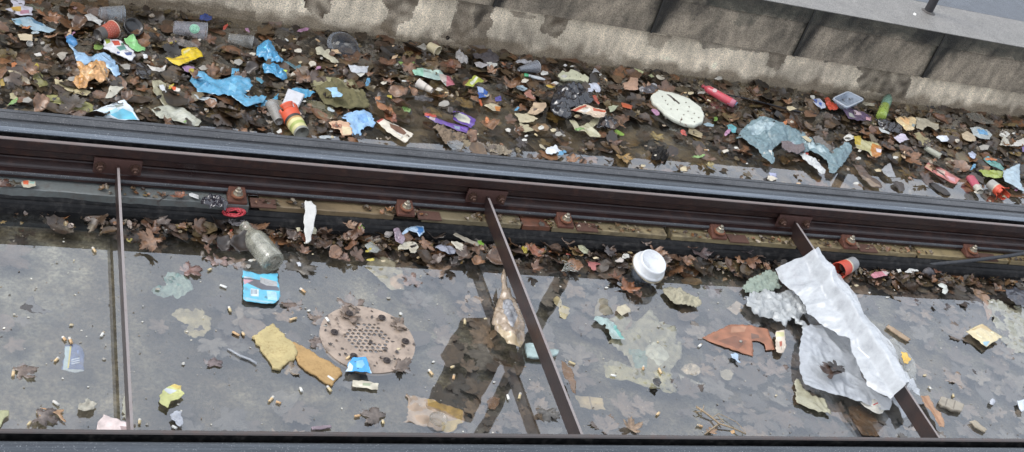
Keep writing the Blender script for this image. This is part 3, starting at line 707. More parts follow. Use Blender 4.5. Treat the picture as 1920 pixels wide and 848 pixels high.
def reg_heap(r_):
    x = r_.uniform(-.3, 4.3); y = 2.70 - abs(r_.gauss(0, .036))
    if x < .28 and r_.random() < .72: return None
    if .75 < x < 1.2 and y < 2.6 and r_.random() < .6: return None
    if x > 3.3 and r_.random() < .45: return None
    if y < 2.55: return None
    return (x, y)
carpet('leaf_litter', 620, reg_heap, (-.012, .006), LEAFC + ['7a6456', '6b5a50'], 'heap of wet brown leaves along the front of the far rail', .016, .055, .25, flat=.6, dim=.85)
carpet('leaf_mulch', 1500, reg_heap, (-.006, .012), LEAFC + ['8a7a6c', '6a5f58', '9c8c80'], 'fine leaf mulch in the heap along the front of the far rail', .006, .016, .35)
carpet('leaf_crumbs', 420, PADLIT, (.062, .068), LEAFC + ['8a7c66', '9a8c78'], 'leaf crumbs and small torn leaves strewn on the pads under the far rail', .003, .016, .3)
def reg_sunk(r_):
    x = r_.uniform(-.3, 3.6); y = r_.uniform(1.82, 2.70)
    d = .35 + .9 * noise.noise(Vector((x * 2.2, y * 3, 4)))
    if x > 1.4: d += .25
    return (x, y) if r_.random() < d else None
carpet('sunken_leaves', 800, reg_sunk, (-.020, -.005), ['8a7768', '6a584a', '9a8470', '54473d', '7b6a5c', '4a3f38', '8f8478', '76706a'], 'faint drowned leaves lying on the bottom under the water between the rails', .03, .085, .03, dim=.42, flat=.3, whole=.85)
carpet('floating_specks', 1500, lambda q: (q.uniform(-.3, 4.2), q.uniform(1.85, 2.72)), (.0005, .002), ['8a8478', '6a6258', 'a8a498', 'c4c0b4', '3a3430', '54493e', '7a6c5c'], 'tiny specks of silt and torn leaf floating on the water between the rails', .0012, .0045, .08, flat=.3)
def reg_sunk2(r_):
    return (r_.uniform(-.3, 4.6), r_.uniform(2.83, 3.5))
carpet('sunken_leaves', 420, reg_sunk2, (-.034, -.008), ['6a5540', '8a7046', '54473d', '7b6242', '4a3f30', '9a8050'], 'drowned yellow brown leaves under the water behind the far rail', .03, .08, .05, dim=.62, flat=.3)

def leaf(px, size, col, desc='dead leaf', z=.010, k=None, curl=.4, fold=.2, rz=None, tilt=(.0, .0), mat='leaf', label=None):
    _seed[0] += 1; r_ = random.Random(_seed[0] * 13); k = r_.randrange(5) if k is None else k
    q = un(*px, z); v = rot(leaf_verts(k, size, curl, fold, _seed[0] * 1.7), r_.uniform(0, 6.28) if rz is None else rz, tilt[0], tilt[1]) + q
    c = np.array(lin(col)) * np.array([.72, .68, .60]); C = LEAVES[k][2][:, None] * c
    o = mk('dead_leaf', v, LEAVES[k][1], mat, np.clip(C, 0, 1), None, True, .0005)
    reg(o, label or '~' + desc, 'leaf', px, 'dead leaves that stand out in the litter'); return o

def reg_drain(r_):
    c = un(690, 634, .004); a, q = r_.uniform(0, 6.28), .118 * math.sqrt(r_.random()); q = .118 - abs(r_.gauss(0, .02)) if r_.random() < .45 else q * .75
    return (c[0] + math.cos(a) * q, c[1] + math.sin(a) * q)
carpet('leaf_crumbs', 75, reg_drain, (.002, .005), ['2e2622', '4a3e34', '6a5a4c', '3a302a', '85786a'], 'dark leaf crumbs and silt scattered over the drain cover', .003, .009, .25, flat=.5)
leaf((655, 592), .04, '7a6a60', z=.004, curl=.15, label='crumpled leaf lapping the far left edge of the drain cover')
leaf((757, 690), .045, '6c605a', z=.003, curl=.1, label='grey torn leaf on the near right edge of the drain cover')
leaf((745, 610), .04, '75665c', z=.003, curl=.1, label='leaf on the right rim of the drain cover')

# ------------------------------------------------------------------ litter behind the far rail
S = sheet
def blobs(*c): return [(P(a, b), col) for a, b, col in c]
# row 0, column 0
S('snack_wrapper', 'white wrapper with yellow and pink print beside the topmost blue film', 'wrapper', P('00', [(60, -40), (185, 10), (180, 50), (245, 60), (242, 125), (150, 122), (40, 75), (100, 50)]), 'c4c2cc', [(P('00', [(75, 50), (155, 55), (160, 95), (95, 85)]), 'c8a24a'), (P('00', [(150, 85), (215, 80), (220, 112), (150, 112)]), 'b08090')], z=.012, amp=.006, mark='yellow and pink wrapper')
S('clear_film', 'greenish see-through film touching the yellow and pink wrapper', 'film', P('00', [(190, 30), (270, 25), (335, 60), (320, 92), (250, 80), (200, 60)]), '8b8f7c', z=.012, mat='clear_film')
S('plastic_film', 'pale blue plastic film below the yellow and pink wrapper', 'film', P('00', [(85, 145), (230, 130), (320, 190), (420, 232), (370, 256), (250, 235), (110, 185)]), '9db4c0', [(P('00', [(230, 140), (300, 165), (330, 210), (250, 180)]), '4c7a98'), (P('00', [(90, 150), (150, 150), (170, 190), (120, 180)]), '7fa6b8')], z=.008, amp=.006, mat='film', mark='pale blue film')
leaf((92, 36), .062, '8a6248', 'big curled brown leaf', z=.014, k=5, rz=1.2, curl=.9)
S('paper_scrap', 'cream square paper scrap above the grey bottle cap', 'paper', P('00', [(135, 255), (200, 252), (245, 262), (245, 305), (150, 300)]), 'c2b296', z=.012)
V, Fs = lathe(un(55, 83, .008), (.3, -.5, .8), [(0, .0001), (0, .0095), (.005, .0098), (.005, .0075), (.002, .007), (.002, .0001)], 20)
reg(mk('bottle_cap', V, Fs, 'plastic', lin('8f8d88'), None, True), 'dull grey round bottle cap below the cream square paper scrap', 'bottle cap', (55, 83))
def streaks(c): return [(0, c)]
cup('plastic_cup', 'cloudy clear plastic cup lying against the wall, topmost of the clear cups', 'cup', P('00', [(752, 98)])[0], P('00', [(925, 105)])[0], .018, .026, .026, streaks('b4bac0'), 'clear_plastic', 'a9b6c2', mark='topmost clear cup')
S('tissue', 'white crumpled tissue left of the topmost clear cup', 'tissue', P('00', [(632, 120), (680, 100), (720, 130), (770, 165), (750, 190), (700, 160), (650, 150)]), 'c9c8c4', z=.012, amp=.006, dome=.008)
def dots(root, A, B): pass
cup('paper_cup', 'red paper cup with pale dots and dark grey base, beside the black lid ring', 'cup', P('00', [(735, 262)])[0], P('00', [(850, 220)])[0], .017, .027, .022, [(0, '55514e'), (.33, 'b0523f')], 'card', 'c8aa98', mark='red dotted cup')
o = bpy.data.objects['paper_cup']; A = un(*P('00', [(735, 262)])[0], .022); B = un(*P('00', [(850, 220)])[0], .022); ax = Vector(B - A); L = ax.length; a_, u_, v_ = frame(ax); parts = []
for i in range(5):
    for j in range(20):
        t = .38 + i * .12; th = 2 * math.pi * (j + .5 * (i % 2)) / 20; r = .017 + .01 * t + .0016; n_ = u_ * math.cos(th) + v_ * math.sin(th)
        parts.append(lathe(Vector(A) + a_ * (t * L) + n_ * r, n_, [(0, .0011), (.0004, .0001)], 8))
V, Fs = join(parts); mk('dot_print', V, Fs, 'card', lin('cf9f90'), o)
def ring(name, label, cat, px, r, h, col, mat, axis=(.1, -.3, 1), z=.008, inner=.86, mark=None, extra=None):
    q = un(*px, z); V, Fs = lathe(q, axis, [(0, r * .8), (0, r * inner), (h, r * inner * 1.03), (h, r), (h * .8, r * 1.02), (-.002, r * .97), (-.002, .0001)], 32)
    o = mk(name, V, Fs, mat, lin(col), None, True); return reg(o, label, cat, px, None, mark)
ring('cup_lid', 'upturned black plastic lid ring right of the red dotted cup', 'lid', P('00', [(992, 215)])[0], .030, .014, '1b1a1b', 'plastic', axis=(.25, -.5, .9), z=.014, mark='black lid ring')
S('drink_carton', 'flattened white drink carton with red, lime and blue print', 'carton', P('00', [(782, 282), (890, 300), (950, 350), (1000, 395), (1012, 425), (985, 460), (880, 405), (778, 350)]), 'cfcfd2', [(P('00', [(835, 302), (890, 305), (905, 340), (860, 340)]), 'b84a38'), (P('00', [(785, 285), (825, 290), (830, 315), (800, 325)]), '8f9a3c'), (P('00', [(870, 350), (930, 345), (950, 375), (900, 385)]), '5d8f86'), (P('00', [(930, 400), (990, 400), (985, 425), (950, 425)]), '4a5a86'), (P('00', [(905, 325), (935, 330), (930, 345), (910, 345)]), '4c6f5a'), (P('00', [(880, 385), (900, 395), (895, 405), (875, 400)]), '4a5a86')], z=.014, amp=.003, mat='card', thick=.004, tilt=(.1, 0), mark='white drink carton')
S('green_leaf', 'small fresh green leaf left of the white drink carton', 'leaf', P('00', [(700, 340), (730, 325), (775, 335), (770, 365), (735, 378), (710, 372)]), '7f9a52', z=.010, mat='leaf')
S('plastic_film', 'bright green plastic film right of the white drink carton', 'film', P('00', [(930, 295), (1002, 265), (1040, 340), (1095, 368), (1085, 395), (1012, 388), (960, 350), (940, 330)]), '83c07c', [(P('00', [(1000, 270), (1020, 300), (1010, 360), (990, 340)]), 'a0d69a')], z=.016, amp=.008, mat='film', mark='green film')
def logo(root, A, B):
    ax = Vector(B) - Vector(A); a, u, v = frame(ax); L = ax.length
    # where the printed disc faces the viewer
    want = (Vector((0, -1.6, 1.2))).normalized(); best = max(np.linspace(0, 6.28, 90), key=lambda t: (u * math.cos(t) + v * math.sin(t)).dot(want))
    def patch(shape, dr):
        V = []
        for s_, q in shape:
            t = .60 + s_ / L; r = .020 + .0065 * t + dr; th = best + q / r; V.append(Vector(A) + a * (t * L) + (u * math.cos(th) + v * math.sin(th)) * r)
        return V
    def disc(r0, r1, dr, col, nm):
        V, Fs = [], []; N = 28
        for k in range(N):
            t = 2 * math.pi * k / N
            for j in range(5): rr = r0 + (r1 - r0) * j / 4; V += patch([(rr * math.cos(t), rr * math.sin(t))], dr)
        for k in range(N):
            for j in range(4): k2 = (k + 1) % N; Fs.append((k * 5 + j, k * 5 + j + 1, k2 * 5 + j + 1, k2 * 5 + j))
        mk(nm, V, Fs, 'plastic', lin(col), root)
    disc(.0002, .0150, .0022, '9fd3b4', 'logo_disc'); disc(.0118, .0128, .0030, '4f8f70', 'logo_ring')
    V, Fs = [], []; k = 0
    for x0, x1, y0, y1 in [(-.006, -.0045, -.007, .007), (-.006, -.001, .0055, .007), (-.006, -.001, -.0008, .0008), (-.006, -.001, -.007, -.0055), (-.0022, -.0008, -.007, .007), (.002, .0034, -.007, .007), (.002, .007, .0055, .007), (.002, .007, -.0008, .0008), (.002, .007, -.007, -.0055), (.0056, .007, -.007, 0)]:
        V += patch([(x0, y0), (x1, y0), (x1, y1), (x0, y1)], .0030); Fs.append((k, k + 1, k + 2, k + 3)); k += 4
    mk('logo_mark', V, Fs, 'plastic', lin('4f8f70'), root)
cup('plastic_cup', 'clear plastic cup with a round pale green logo lying on its side', 'cup', P('00', [(1308, 205)])[0], P('00', [(1545, 235)])[0], .020, .0275, .027, streaks('b8b8c0'), 'clear_plastic', 'b4b6ba', mark='green-logo cup', extra=logo)
cup('plastic_cup', 'short dirty clear cup lying right of the green-logo cup', 'cup', P('00', [(1715, 285)])[0], P('00', [(1893, 318)])[0], .014, .021, .021, streaks('b0aea8'), 'clear_plastic', 'a8a8a4', mark='short clear cup')
S('net_scrap', 'small tuft of deep blue netting above the green-logo cup', 'netting', P('00', [(1495, 110), (1540, 98), (1590, 130), (1585, 160), (1530, 165), (1500, 145)]), '3c4c86', z=.01, amp=.012, fs=60, mat='cloth')
S('yellow_wrapper', 'bright yellow torn wrapper curling below the green-logo cup', 'wrapper', P('00', [(1240, 438), (1300, 440), (1365, 422), (1358, 378), (1400, 362), (1480, 362), (1528, 420), (1420, 465), (1342, 497), (1290, 478)]), 'dcbc28', [(P('00', [(1270, 448), (1350, 445), (1410, 430), (1420, 440), (1350, 465), (1290, 462)]), 'b89a34'), (P('00', [(1375, 385), (1420, 380), (1425, 395), (1380, 405)]), 'd8cc90')], z=.014, amp=.006, dome=.006, mat='film', mark='yellow wrapper')
S('purple_leaf', 'small purple petal-like leaf under the yellow wrapper', 'leaf', P('00', [(1365, 500), (1400, 488), (1460, 505), (1450, 535), (1410, 545), (1380, 525)]), '96789a', z=.010, mat='leaf')
S('clear_film', 'crumpled clear film behind the yellow wrapper', 'film', P('00', [(1305, 285), (1370, 290), (1490, 345), (1490, 370), (1400, 365), (1310, 345)]), '96908c', z=.012, amp=.01, mat='clear_film')
S('plastic_curl', 'white and blue curled plastic strip below the white drink carton', 'plastic strip', P('00', [(1100, 492), (1150, 515), (1200, 515), (1245, 500), (1235, 530), (1195, 548), (1140, 538)]), 'bdb8b0', z=.012, amp=.006, mat='film')
S('black_film', 'crumpled black film left of the orange-tipped filter', 'film', P('00', [(1015, 490), (1080, 480), (1130, 540), (1120, 610), (1060, 620), (1020, 570)]), '1d1a1c', z=.01, amp=.012, mat='shiny_film')
blue = '5b9cbe'
S('plastic_bag', 'large torn sky blue plastic bag spread flat above the postcard', 'plastic bag', [(359, 144), (366, 137), (372, 136), (381, 134), (390, 146), (404, 152), (425, 150), (433, 145), (434, 131), (440, 128), (448, 133), (447, 142), (467, 150), (473, 165), (458, 178), (474, 183), (490, 180), (500, 184), (492, 195), (462, 204), (446, 194), (425, 178), (408, 182), (392, 176), (372, 176), (355, 152)], blue, [([(365, 145), (378, 150), (395, 163), (388, 168), (370, 158)], '3f7fa4'), ([(430, 160), (445, 165), (440, 178), (428, 170)], '7ab4d0')], z=.010, amp=.010, fs=40, dome=.004, mat='film', mark='sky blue bag')
S('plastic_film', 'white film strip under the lower edge of the sky blue bag', 'film', P('00', [(1455, 712), (1540, 728), (1622, 745), (1615, 790), (1590, 815), (1560, 765), (1480, 742)]), 'aeb4b4', z=.010, mat='film')
S('plastic_bag', 'pale blue thin bag with a dark blue tail above the orange bag', 'plastic bag', P('00', [(490, 288), (530, 282), (572, 300), (575, 340), (550, 360), (600, 398), (660, 435), (710, 412), (800, 408), (862, 470), (905, 555), (870, 585), (810, 520), (700, 470), (620, 500), (562, 455), (556, 410), (520, 362), (495, 330)]), '93b3cf', [(P('00', [(488, 285), (580, 290), (580, 350), (500, 350)]), '3f7eb0')], z=.012, amp=.012, fs=45, mat='film', mark='pale blue bag')
S('plastic_bag', 'crumpled orange net-like bag spilling from the pale blue bag', 'plastic bag', P('00', [(572, 470), (640, 500), (720, 468), (790, 480), (818, 540), (800, 605), (750, 620), (720, 605), (660, 630), (640, 680), (590, 680), (545, 625), (565, 590), (600, 560)]), 'cc9a62', [(P('00', [(600, 560), (680, 540), (700, 580), (640, 600)]), 'dcb484'), (P('00', [(740, 500), (780, 500), (790, 560), (750, 560)]), 'd8ae78'), (P('00', [(585, 600), (630, 600), (620, 640), (590, 640)]), 'b8803c')], z=.014, amp=.012, fs=70, dome=.012, mat='film', mark='orange bag')
S('paper_slip', 'long cream paper slip sticking out under the orange bag', 'paper', P('00', [(410, 600), (470, 612), (560, 650), (685, 690), (652, 728), (540, 695), (412, 635)]), 'bcae88', z=.006, amp=.003, mat='sodden')
S('paper_scrap', 'white winged paper scrap right of the orange bag', 'paper', P('00', [(828, 650), (935, 655), (880, 700), (842, 735), (790, 735), (810, 690)]), 'b8b4a6', z=.010, amp=.005)
S('yellow_film', 'olive yellow film half sunk left of the postcard', 'film', P('00', [(345, 715), (430, 708), (500, 760), (560, 800), (640, 758), (712, 800), (690, 846), (560, 840), (450, 788), (362, 760)]), '8d8a56', [(P('00', [(420, 740), (480, 770), (470, 785), (410, 765)]), '6a6a3c')], z=.003, amp=.004, mat='sodden', mark='olive yellow film')
S('yellow_film', 'yellow green film half sunk below the brick-red leaf scrap', 'film', P('00', [(250, 550), (300, 545), (330, 590), (360, 640), (300, 660), (245, 600)]), '8a8658', z=.003, amp=.005, mat='sodden')
S('paper_scrap', 'small cream triangle of paper near the left edge of the litter', 'paper', P('00', [(75, 700), (100, 695), (150, 750), (110, 745), (72, 738)]), 'a89f7c', z=.004)
S('postcard', 'white card with cyan watercolour print standing near the rail', 'card', [(174, 208), (204, 199), (233, 191), (248, 206), (262, 224), (220, 221), (178, 217)], 'cfd8dc', [([(205, 213), (230, 205), (248, 212), (258, 223), (222, 221)], '62b0c8'), ([(196, 211), (218, 204), (224, 209), (200, 216)], '9cc8d4'), ([(214, 200), (228, 197), (232, 201), (218, 204)], '8b938e')], z=.016, amp=.0015, mat='card', tilt=(0, .15), mark='cyan postcard')
S('pale_leaf', 'pale greyish big wilted leaf right of the postcard', 'leaf', [(283, 206), (300, 199), (325, 198), (345, 205), (360, 214), (378, 228), (372, 237), (345, 232), (322, 226), (300, 222)], 'a8a898', [([(320, 212), (338, 206), (352, 216), (368, 230), (340, 228)], 'bcbcae')], z=.008, amp=.007, mat='leaf', mark='pale wilted leaf')
S('pale_leaf', 'torn olive leaf above the pale wilted leaf', 'leaf', P('00', [(1135, 610), (1200, 605), (1250, 625), (1245, 660), (1330, 760), (1320, 790), (1240, 800), (1190, 740), (1150, 690)]), '9a957c', z=.006, amp=.006, mat='leaf')
S('tissue', 'white tissue strip by the torn olive leaf', 'tissue', P('00', [(1190, 640), (1225, 640), (1250, 690), (1240, 700), (1205, 670)]), 'c4c6c6', z=.014, amp=.005)
S('tissue', 'white flower-shaped tissue tuft left of the yellow wrapper', 'tissue', P('00', [(1070, 420), (1085, 405), (1102, 412), (1105, 440), (1085, 446)]), 'cfcfcf', z=.014, amp=.006, dome=.006)
S('paper_scrap', 'whitish paper shred above the left olive leaves', 'paper', P('00', [(425, 405), (460, 395), (505, 400), (490, 430), (470, 460), (440, 440)]), '9b9488', z=.010)
S('paper_scrap', '~pale paper flake', 'paper', P('00', [(255, 405), (300, 398), (312, 418), (270, 425)]), 'c8c4bc', z=.012)
S('paper_scrap', '~pink and white flake', 'paper', P('00', [(535, 55), (560, 48), (580, 60), (560, 75)]), 'c4a09c', z=.012)
S('cream_leaf', '~mustard yellow leaf scrap', 'leaf', P('00', [(0, 590), (20, 585), (35, 640), (0, 650)]), 'a88e4c', z=.004, mat='leaf')
S('cream_leaf', '~pale yellow leaf scrap', 'leaf', P('00', [(0, 490), (30, 495), (35, 530), (0, 540)]), 'a8945c', z=.004, mat='leaf')
# row 0, column 1
S('plastic_glove', 'crumpled blue plastic glove bag, upper of the two beside the short clear cup', 'plastic bag', [(481, 90), (494, 79), (507, 79), (517, 98), (530, 115), (528, 120), (510, 119), (494, 110), (479, 104)], '4f9cc6', z=.014, amp=.010, fs=50, dome=.022, mat='film', mark='upper blue glove')
S('plastic_tail', 'thin teal plastic tail trailing from the upper blue glove', 'film', P('10', [(195, 460), (240, 470), (300, 500), (335, 488), (345, 520), (300, 528), (240, 490)]), '4c7480', z=.010, amp=.005, mat='film')
S('plastic_glove', 'crumpled blue plastic bag just below the upper blue glove', 'plastic bag', P('10', [(45, 492), (110, 480), (165, 500), (205, 520), (238, 590), (185, 607), (120, 572), (62, 552)]), '4a94bd', z=.010, amp=.010, fs=50, dome=.014, mat='film', mark='lower blue glove')
S('plastic_film', 'small teal film strip left of the lower blue glove', 'film', P('10', [(0, 580), (30, 590), (58, 615), (40, 628), (0, 605)]), '4f8b9f', z=.010, mat='film')
S('paper_scrap', '~lime green flake', 'paper', P('10', [(205, 525), (238, 530), (225, 545)]), 'b4c85a', z=.02)
def domelid():
    q = un(645, 86, .012); ax = Vector((.12, -.42, .9)); V, Fs = lathe(q, ax, [(.014, .0001), (.014, .036), (.010, .042), (-.002, .050), (-.006, .056), (-.008, .056)], 64)
    Vn = np.array(V); k = 64
    root = empty('dome_lid', (q[0], q[1], 0)); mk('lid_body', V, Fs, 'clear_plastic', lin('5a606a'), root, True)
    a, u, v = frame(ax); parts = []
    for i in range(72):
        th = 2 * math.pi * i / 72; r = u * math.cos(th) + v * math.sin(th); p0 = Vector(q) + a * .006 + r * .046; p1 = Vector(q) - a * .005 + r * .0565
        parts.append(tube([p0, p1], .0011, 4))
    V, Fs = join(parts); mk('ribs', V, Fs, 'milky_plastic', lin('9aa0a8'), root)
    reg(root, 'clear ribbed dome lid lying below the wall, dark inside', 'lid', (645, 86), mark='ribbed dome lid')
domelid()
S('cloth_scrap', 'cream twisted cloth strip left of the ribbed dome lid', 'cloth', P('10', [(445, 372), (490, 350), (520, 375), (552, 362), (566, 398), (600, 440), (630, 465), (572, 478), (530, 440), (500, 412), (462, 412)]), 'b9b39c', z=.014, amp=.010, mat='cloth', mark='cream cloth strip')
S('tissue', 'white folded tissue right of the cream cloth strip', 'tissue', P('10', [(690, 487), (740, 488), (790, 508), (842, 500), (832, 548), (770, 555), (715, 540)]), 'b9bcc0', z=.014, amp=.007, dome=.006, mark='folded white tissue')
cup('paper_cup', 'cream paper cup tipped under the weep pipe', 'cup', P('10', [(1300, 345)])[0], P('10', [(1362, 385)])[0], .0145, .018, .018, [(0, 'cbbd9a')], 'card', 'd8cdb0', mark='cream tipped cup')
cup('paper_cup', 'white paper cup with faint grey print lying below the mint wrapper', 'cup', P('10', [(1318, 680)])[0], P('10', [(1215, 626)])[0], .009, .016, .016, [(0, 'cfc6ba'), (.25, 'c9beb2'), (.35, '9c948c'), (.45, 'cec6bc')], 'card', 'ddd8d0', mark='white printed cup')
S('mint_wrapper', 'mint green and clear wrapper with a pink end', 'wrapper', P('10', [(1162, 520), (1250, 518), (1300, 528), (1385, 530), (1400, 560), (1450, 580), (1492, 640), (1432, 652), (1385, 612), (1290, 595), (1240, 572), (1190, 575)]), '9cb0a8', [(P('10', [(1160, 515), (1250, 515), (1255, 580), (1180, 580)]), '93bfa8'), (P('10', [(1370, 560), (1420, 560), (1430, 640), (1385, 620)]), 'b0a49c'), (P('10', [(1425, 565), (1500, 600), (1495, 660), (1425, 655)]), 'a8606a'), (P('10', [(1300, 530), (1370, 530), (1370, 560), (1310, 560)]), 'bcd4c8')], z=.014, amp=.006, dome=.005, mat='film', mark='mint wrapper')
S('tissue', 'grey white fluff of tissue below the weep pipe', 'tissue', P('10', [(1495, 400), (1520, 378), (1560, 400), (1592, 445), (1580, 485), (1530, 485), (1500, 440)]), '9d9996', z=.016, amp=.012, fs=60, dome=.008, mat='cloth')
S('rag', 'dark grey rag against the wall foot', 'rag', P('10', [(1620, 400), (1700, 400), (1760, 375), (1825, 420), (1820, 470), (1720, 465), (1650, 440)]), '453f40', z=.016, amp=.016, fs=40, dome=.008, mat='cloth', mark='dark grey rag')
S('tissue', 'white tissue curl under the dark grey rag', 'tissue', P('10', [(1640, 470), (1680, 458), (1720, 480), (1752, 478), (1745, 495), (1690, 515), (1650, 505)]), 'a6a2a2', z=.014, amp=.007, dome=.006)
S('lime_wrapper', 'lime yellow wrapper with white stripe right of the mint wrapper', 'wrapper', P('10', [(1568, 642), (1600, 605), (1640, 570), (1708, 602), (1700, 618), (1660, 618), (1625, 658)]), 'a3aa48', [(P('10', [(1600, 630), (1650, 580), (1665, 590), (1620, 645)]), 'd2d4c0')], z=.016, amp=.004, mat='film', mark='lime wrapper')
S('snack_wrapper', 'small deep blue and white wrapper below the lime wrapper', 'wrapper', P('10', [(1655, 655), (1700, 660), (1735, 695), (1725, 735), (1670, 740), (1665, 700)]), '3c5ea0', [(P('10', [(1655, 655), (1705, 660), (1705, 700), (1670, 700)]), 'a0b0cc')], z=.012, amp=.005, mat='film', mark='deep blue wrapper')
S('purple_scrap', '~violet wrapper scrap', 'wrapper', P('10', [(1790, 735), (1835, 720), (1842, 760), (1800, 765)]), '54508c', z=.012, mat='film')
S('mesh_bag', 'large mossy olive mesh bag tangled with cream cords', 'mesh bag', P('10', [(398, 632), (450, 600), (560, 588), (640, 590), (720, 612), (792, 670), (840, 750), (862, 812), (760, 815), (640, 808), (520, 790), (470, 722), (440, 682)]), '655f3e', [(P('10', [(420, 610), (560, 590), (560, 620), (480, 650), (430, 650)]), '8d8766'), (P('10', [(600, 600), (720, 640), (780, 700), (740, 700), (650, 650)]), '8a8362'), (P('10', [(540, 740), (640, 760), (700, 800), (600, 790)]), '55502f')], z=.008, amp=.012, fs=60, dome=.012, mat='cloth', mark='mossy mesh bag')
S('face_mask', 'pale blue face mask scrap lying on the mossy mesh bag', 'face mask', P('10', [(518, 662), (565, 658), (610, 655), (612, 685), (655, 708), (640, 728), (572, 730), (566, 692)]), '9dc4dc', z=.036, amp=.003, mat='paper', mark='pale blue mask')
S('plastic_film', 'blue folded plastic triangle above the white box', 'film', P('10', [(265, 672), (330, 668), (444, 695), (400, 728), (365, 737), (300, 708)]), '4d93b6', z=.014, amp=.006, mat='film', mark='blue folded film')
def tub():
    pts = P('10', [(185, 826), (236, 700), (356, 742), (308, 834)]); lo = [un(*p, .004) for p in pts]; root = empty('plastic_box', lo[0])
    c = sum(lo) / 4; V = [p for p in lo] + [c + (p - c) * 1.0 + np.array([0, 0, .018]) for p in lo]
    o = mk('box_body', V, [(0, 1, 2, 3), (4, 7, 6, 5), (0, 4, 5, 1), (1, 5, 6, 2), (2, 6, 7, 3), (3, 7, 4, 0)], 'plastic', lin('cfcfd2'), root); bevel(o, .003, 3)
    V2 = [c + (p - c) * 1.05 + np.array([0, 0, z]) for z in (.012, .015) for p in lo]
    bevel(mk('lid_edge', V2, [(0, 1, 2, 3), (4, 7, 6, 5), (0, 4, 5, 1), (1, 5, 6, 2), (2, 6, 7, 3), (3, 7, 4, 0)], 'plastic', lin('c2c4c8'), root), .001, 2)
    reg(root, 'small white square plastic box above the red food cup', 'box', (547, 191), mark='white box')
tub()
cup('paper_cup', 'grey white cup with no print left of the red food cup', 'cup', (523, 228), (510, 197), .013, .019, .016, [(0, 'a09c96')], 'milky_plastic', 'b8b4ac')
S('blue_film', 'narrow blue film running behind the grey white cup', 'film', [(470, 183), (490, 184), (500, 192), (517, 180), (522, 176), (520, 190), (506, 200), (480, 200), (465, 190)], '4789a8', z=.006, amp=.006, mat='film')
def foodcup():
    pa, pb = (566, 250), (544, 216)
    def ex(root, A, B):
        a, u, v = frame(Vector(B) - Vector(A)); L = (Vector(B) - Vector(A)).length
        for k in range(5):
            th0 = k * 1.256; V, Fs = [], []
            for i in range(5):
                for j in range(5):
                    th = th0 + (j / 4) * 1.1; t = L + i / 4 * .016 * (1 + .3 * math.sin(k * 2.1)); r = .029 + .010 * (i / 4) ** 1.5 * (1 if k % 2 else .4)
                    V.append(tuple(Vector(A) + a * t + (u * math.cos(th) + v * math.sin(th)) * r))
            for i in range(4):
                for j in range(4): q = i * 5 + j; Fs.append((q, q + 1, q + 6, q + 5))
            mk('torn_flap', V, Fs, 'card', lin('d0522f'), root, True, .0008)
    cup('food_cup', 'red and orange food cup with black band and lime print lying by the rail', 'cup', pa, pb, .022, .029, .024, [(0, '8f8f86'), (.08, 'c6c08a'), (.22, 'a0aa5c'), (.36, 'd0c890'), (.5, 'b08a50'), (.58, '26221f'), (.7, 'cf4f2c')], 'card', 'c24a28', mark='red food cup', extra=ex, rim=False)
foodcup()
S('plastic_film', 'translucent olive film between the white box and the mossy mesh bag', 'film', P('10', [(350, 742), (440, 760), (560, 790), (600, 848), (560, 900), (480, 880), (420, 800)]), '8a8468', z=.003, amp=.006, mat='clear_film')
S('paper_napkin', 'torn light blue napkin spread by the rail', 'napkin', P('11', [(640, 30), (700, -5), (800, -15), (870, -5), (892, 60), (880, 110), (820, 100), (780, 130), (790, 165), (730, 172), (715, 130), (690, 80)]), '8fb4d6', [(P('11', [(760, 20), (820, 10), (850, 60), (800, 80), (760, 60)]), '7aa6d4')], z=.006, amp=.008, fs=70, mat='paper', rag=.004, mark='light blue napkin')
o = S('printed_paper', 'cream torn paper with the brown letters ICKI', 'paper', P('11', [(548, 70), (620, 56), (700, 72), (722, 140), (712, 168), (650, 172), (618, 122), (570, 108)]), 'cfa98a', [(P('11', [(640, 100), (710, 110), (715, 160), (655, 165)]), 'd4c4a0')], z=.010, amp=.0012, mat='paper', rag=.003, mark='lettered paper')
text_on(o, 'ICKI', P('11', [(572, 103)])[0], (9.6, .6), (-.6, -8.5), .0125, '8a4434')
S('stained_card', 'white folded card with a brown stain and red edge by the rail', 'card', P('11', [(905, 65), (948, 42), (1030, 80), (1110, 120), (1182, 160), (1150, 200), (1118, 222), (1060, 190), (985, 140)]), 'cfc6b6', [(P('11', [(1000, 80), (1080, 105), (1130, 150), (1110, 165), (1050, 140), (1010, 110)]), '6c4a36'), (P('11', [(905, 62), (948, 40), (958, 50), (915, 75)]), 'a44038')], z=.010, amp=.002, mat='card', mark='stained white card')
leaf((730, 222), .05, '8a5640', 'rust coloured long leaf', z=.012, k=5, rz=.5, curl=.5, label='rust red long leaf behind the stained white card')
S('crumpled_wrapper', 'orange brown crumpled wrapper above the stained white card', 'wrapper', P('10', [(890, 745), (925, 738), (950, 790), (1000, 790), (1045, 846), (960, 850), (910, 820)]), '9a6844', z=.010, amp=.008, mat='sodden')
S('black_film', 'clear smoky bag scrap below the white printed cup', 'film', P('10', [(1185, 725), (1250, 722), (1330, 750), (1320, 772), (1250, 765), (1200, 755)]), '5a5a60', z=.010, amp=.008, mat='clear_film')
S('purple_wrapper', 'long purple wrapper, front one of the two by the rail', 'wrapper', P('11', [(1265, 25), (1330, 32), (1400, 60), (1500, 85), (1598, 110), (1590, 155), (1520, 140), (1440, 105), (1350, 75)]), '6a4f96', [(P('11', [(1300, 30), (1345, 40), (1340, 60), (1295, 48)]), 'b8a8a8'), (P('11', [(1480, 95), (1530, 105), (1525, 130), (1490, 120)]), '8d9cb0')], z=.012, amp=.004, mat='film', mark='purple wrapper')
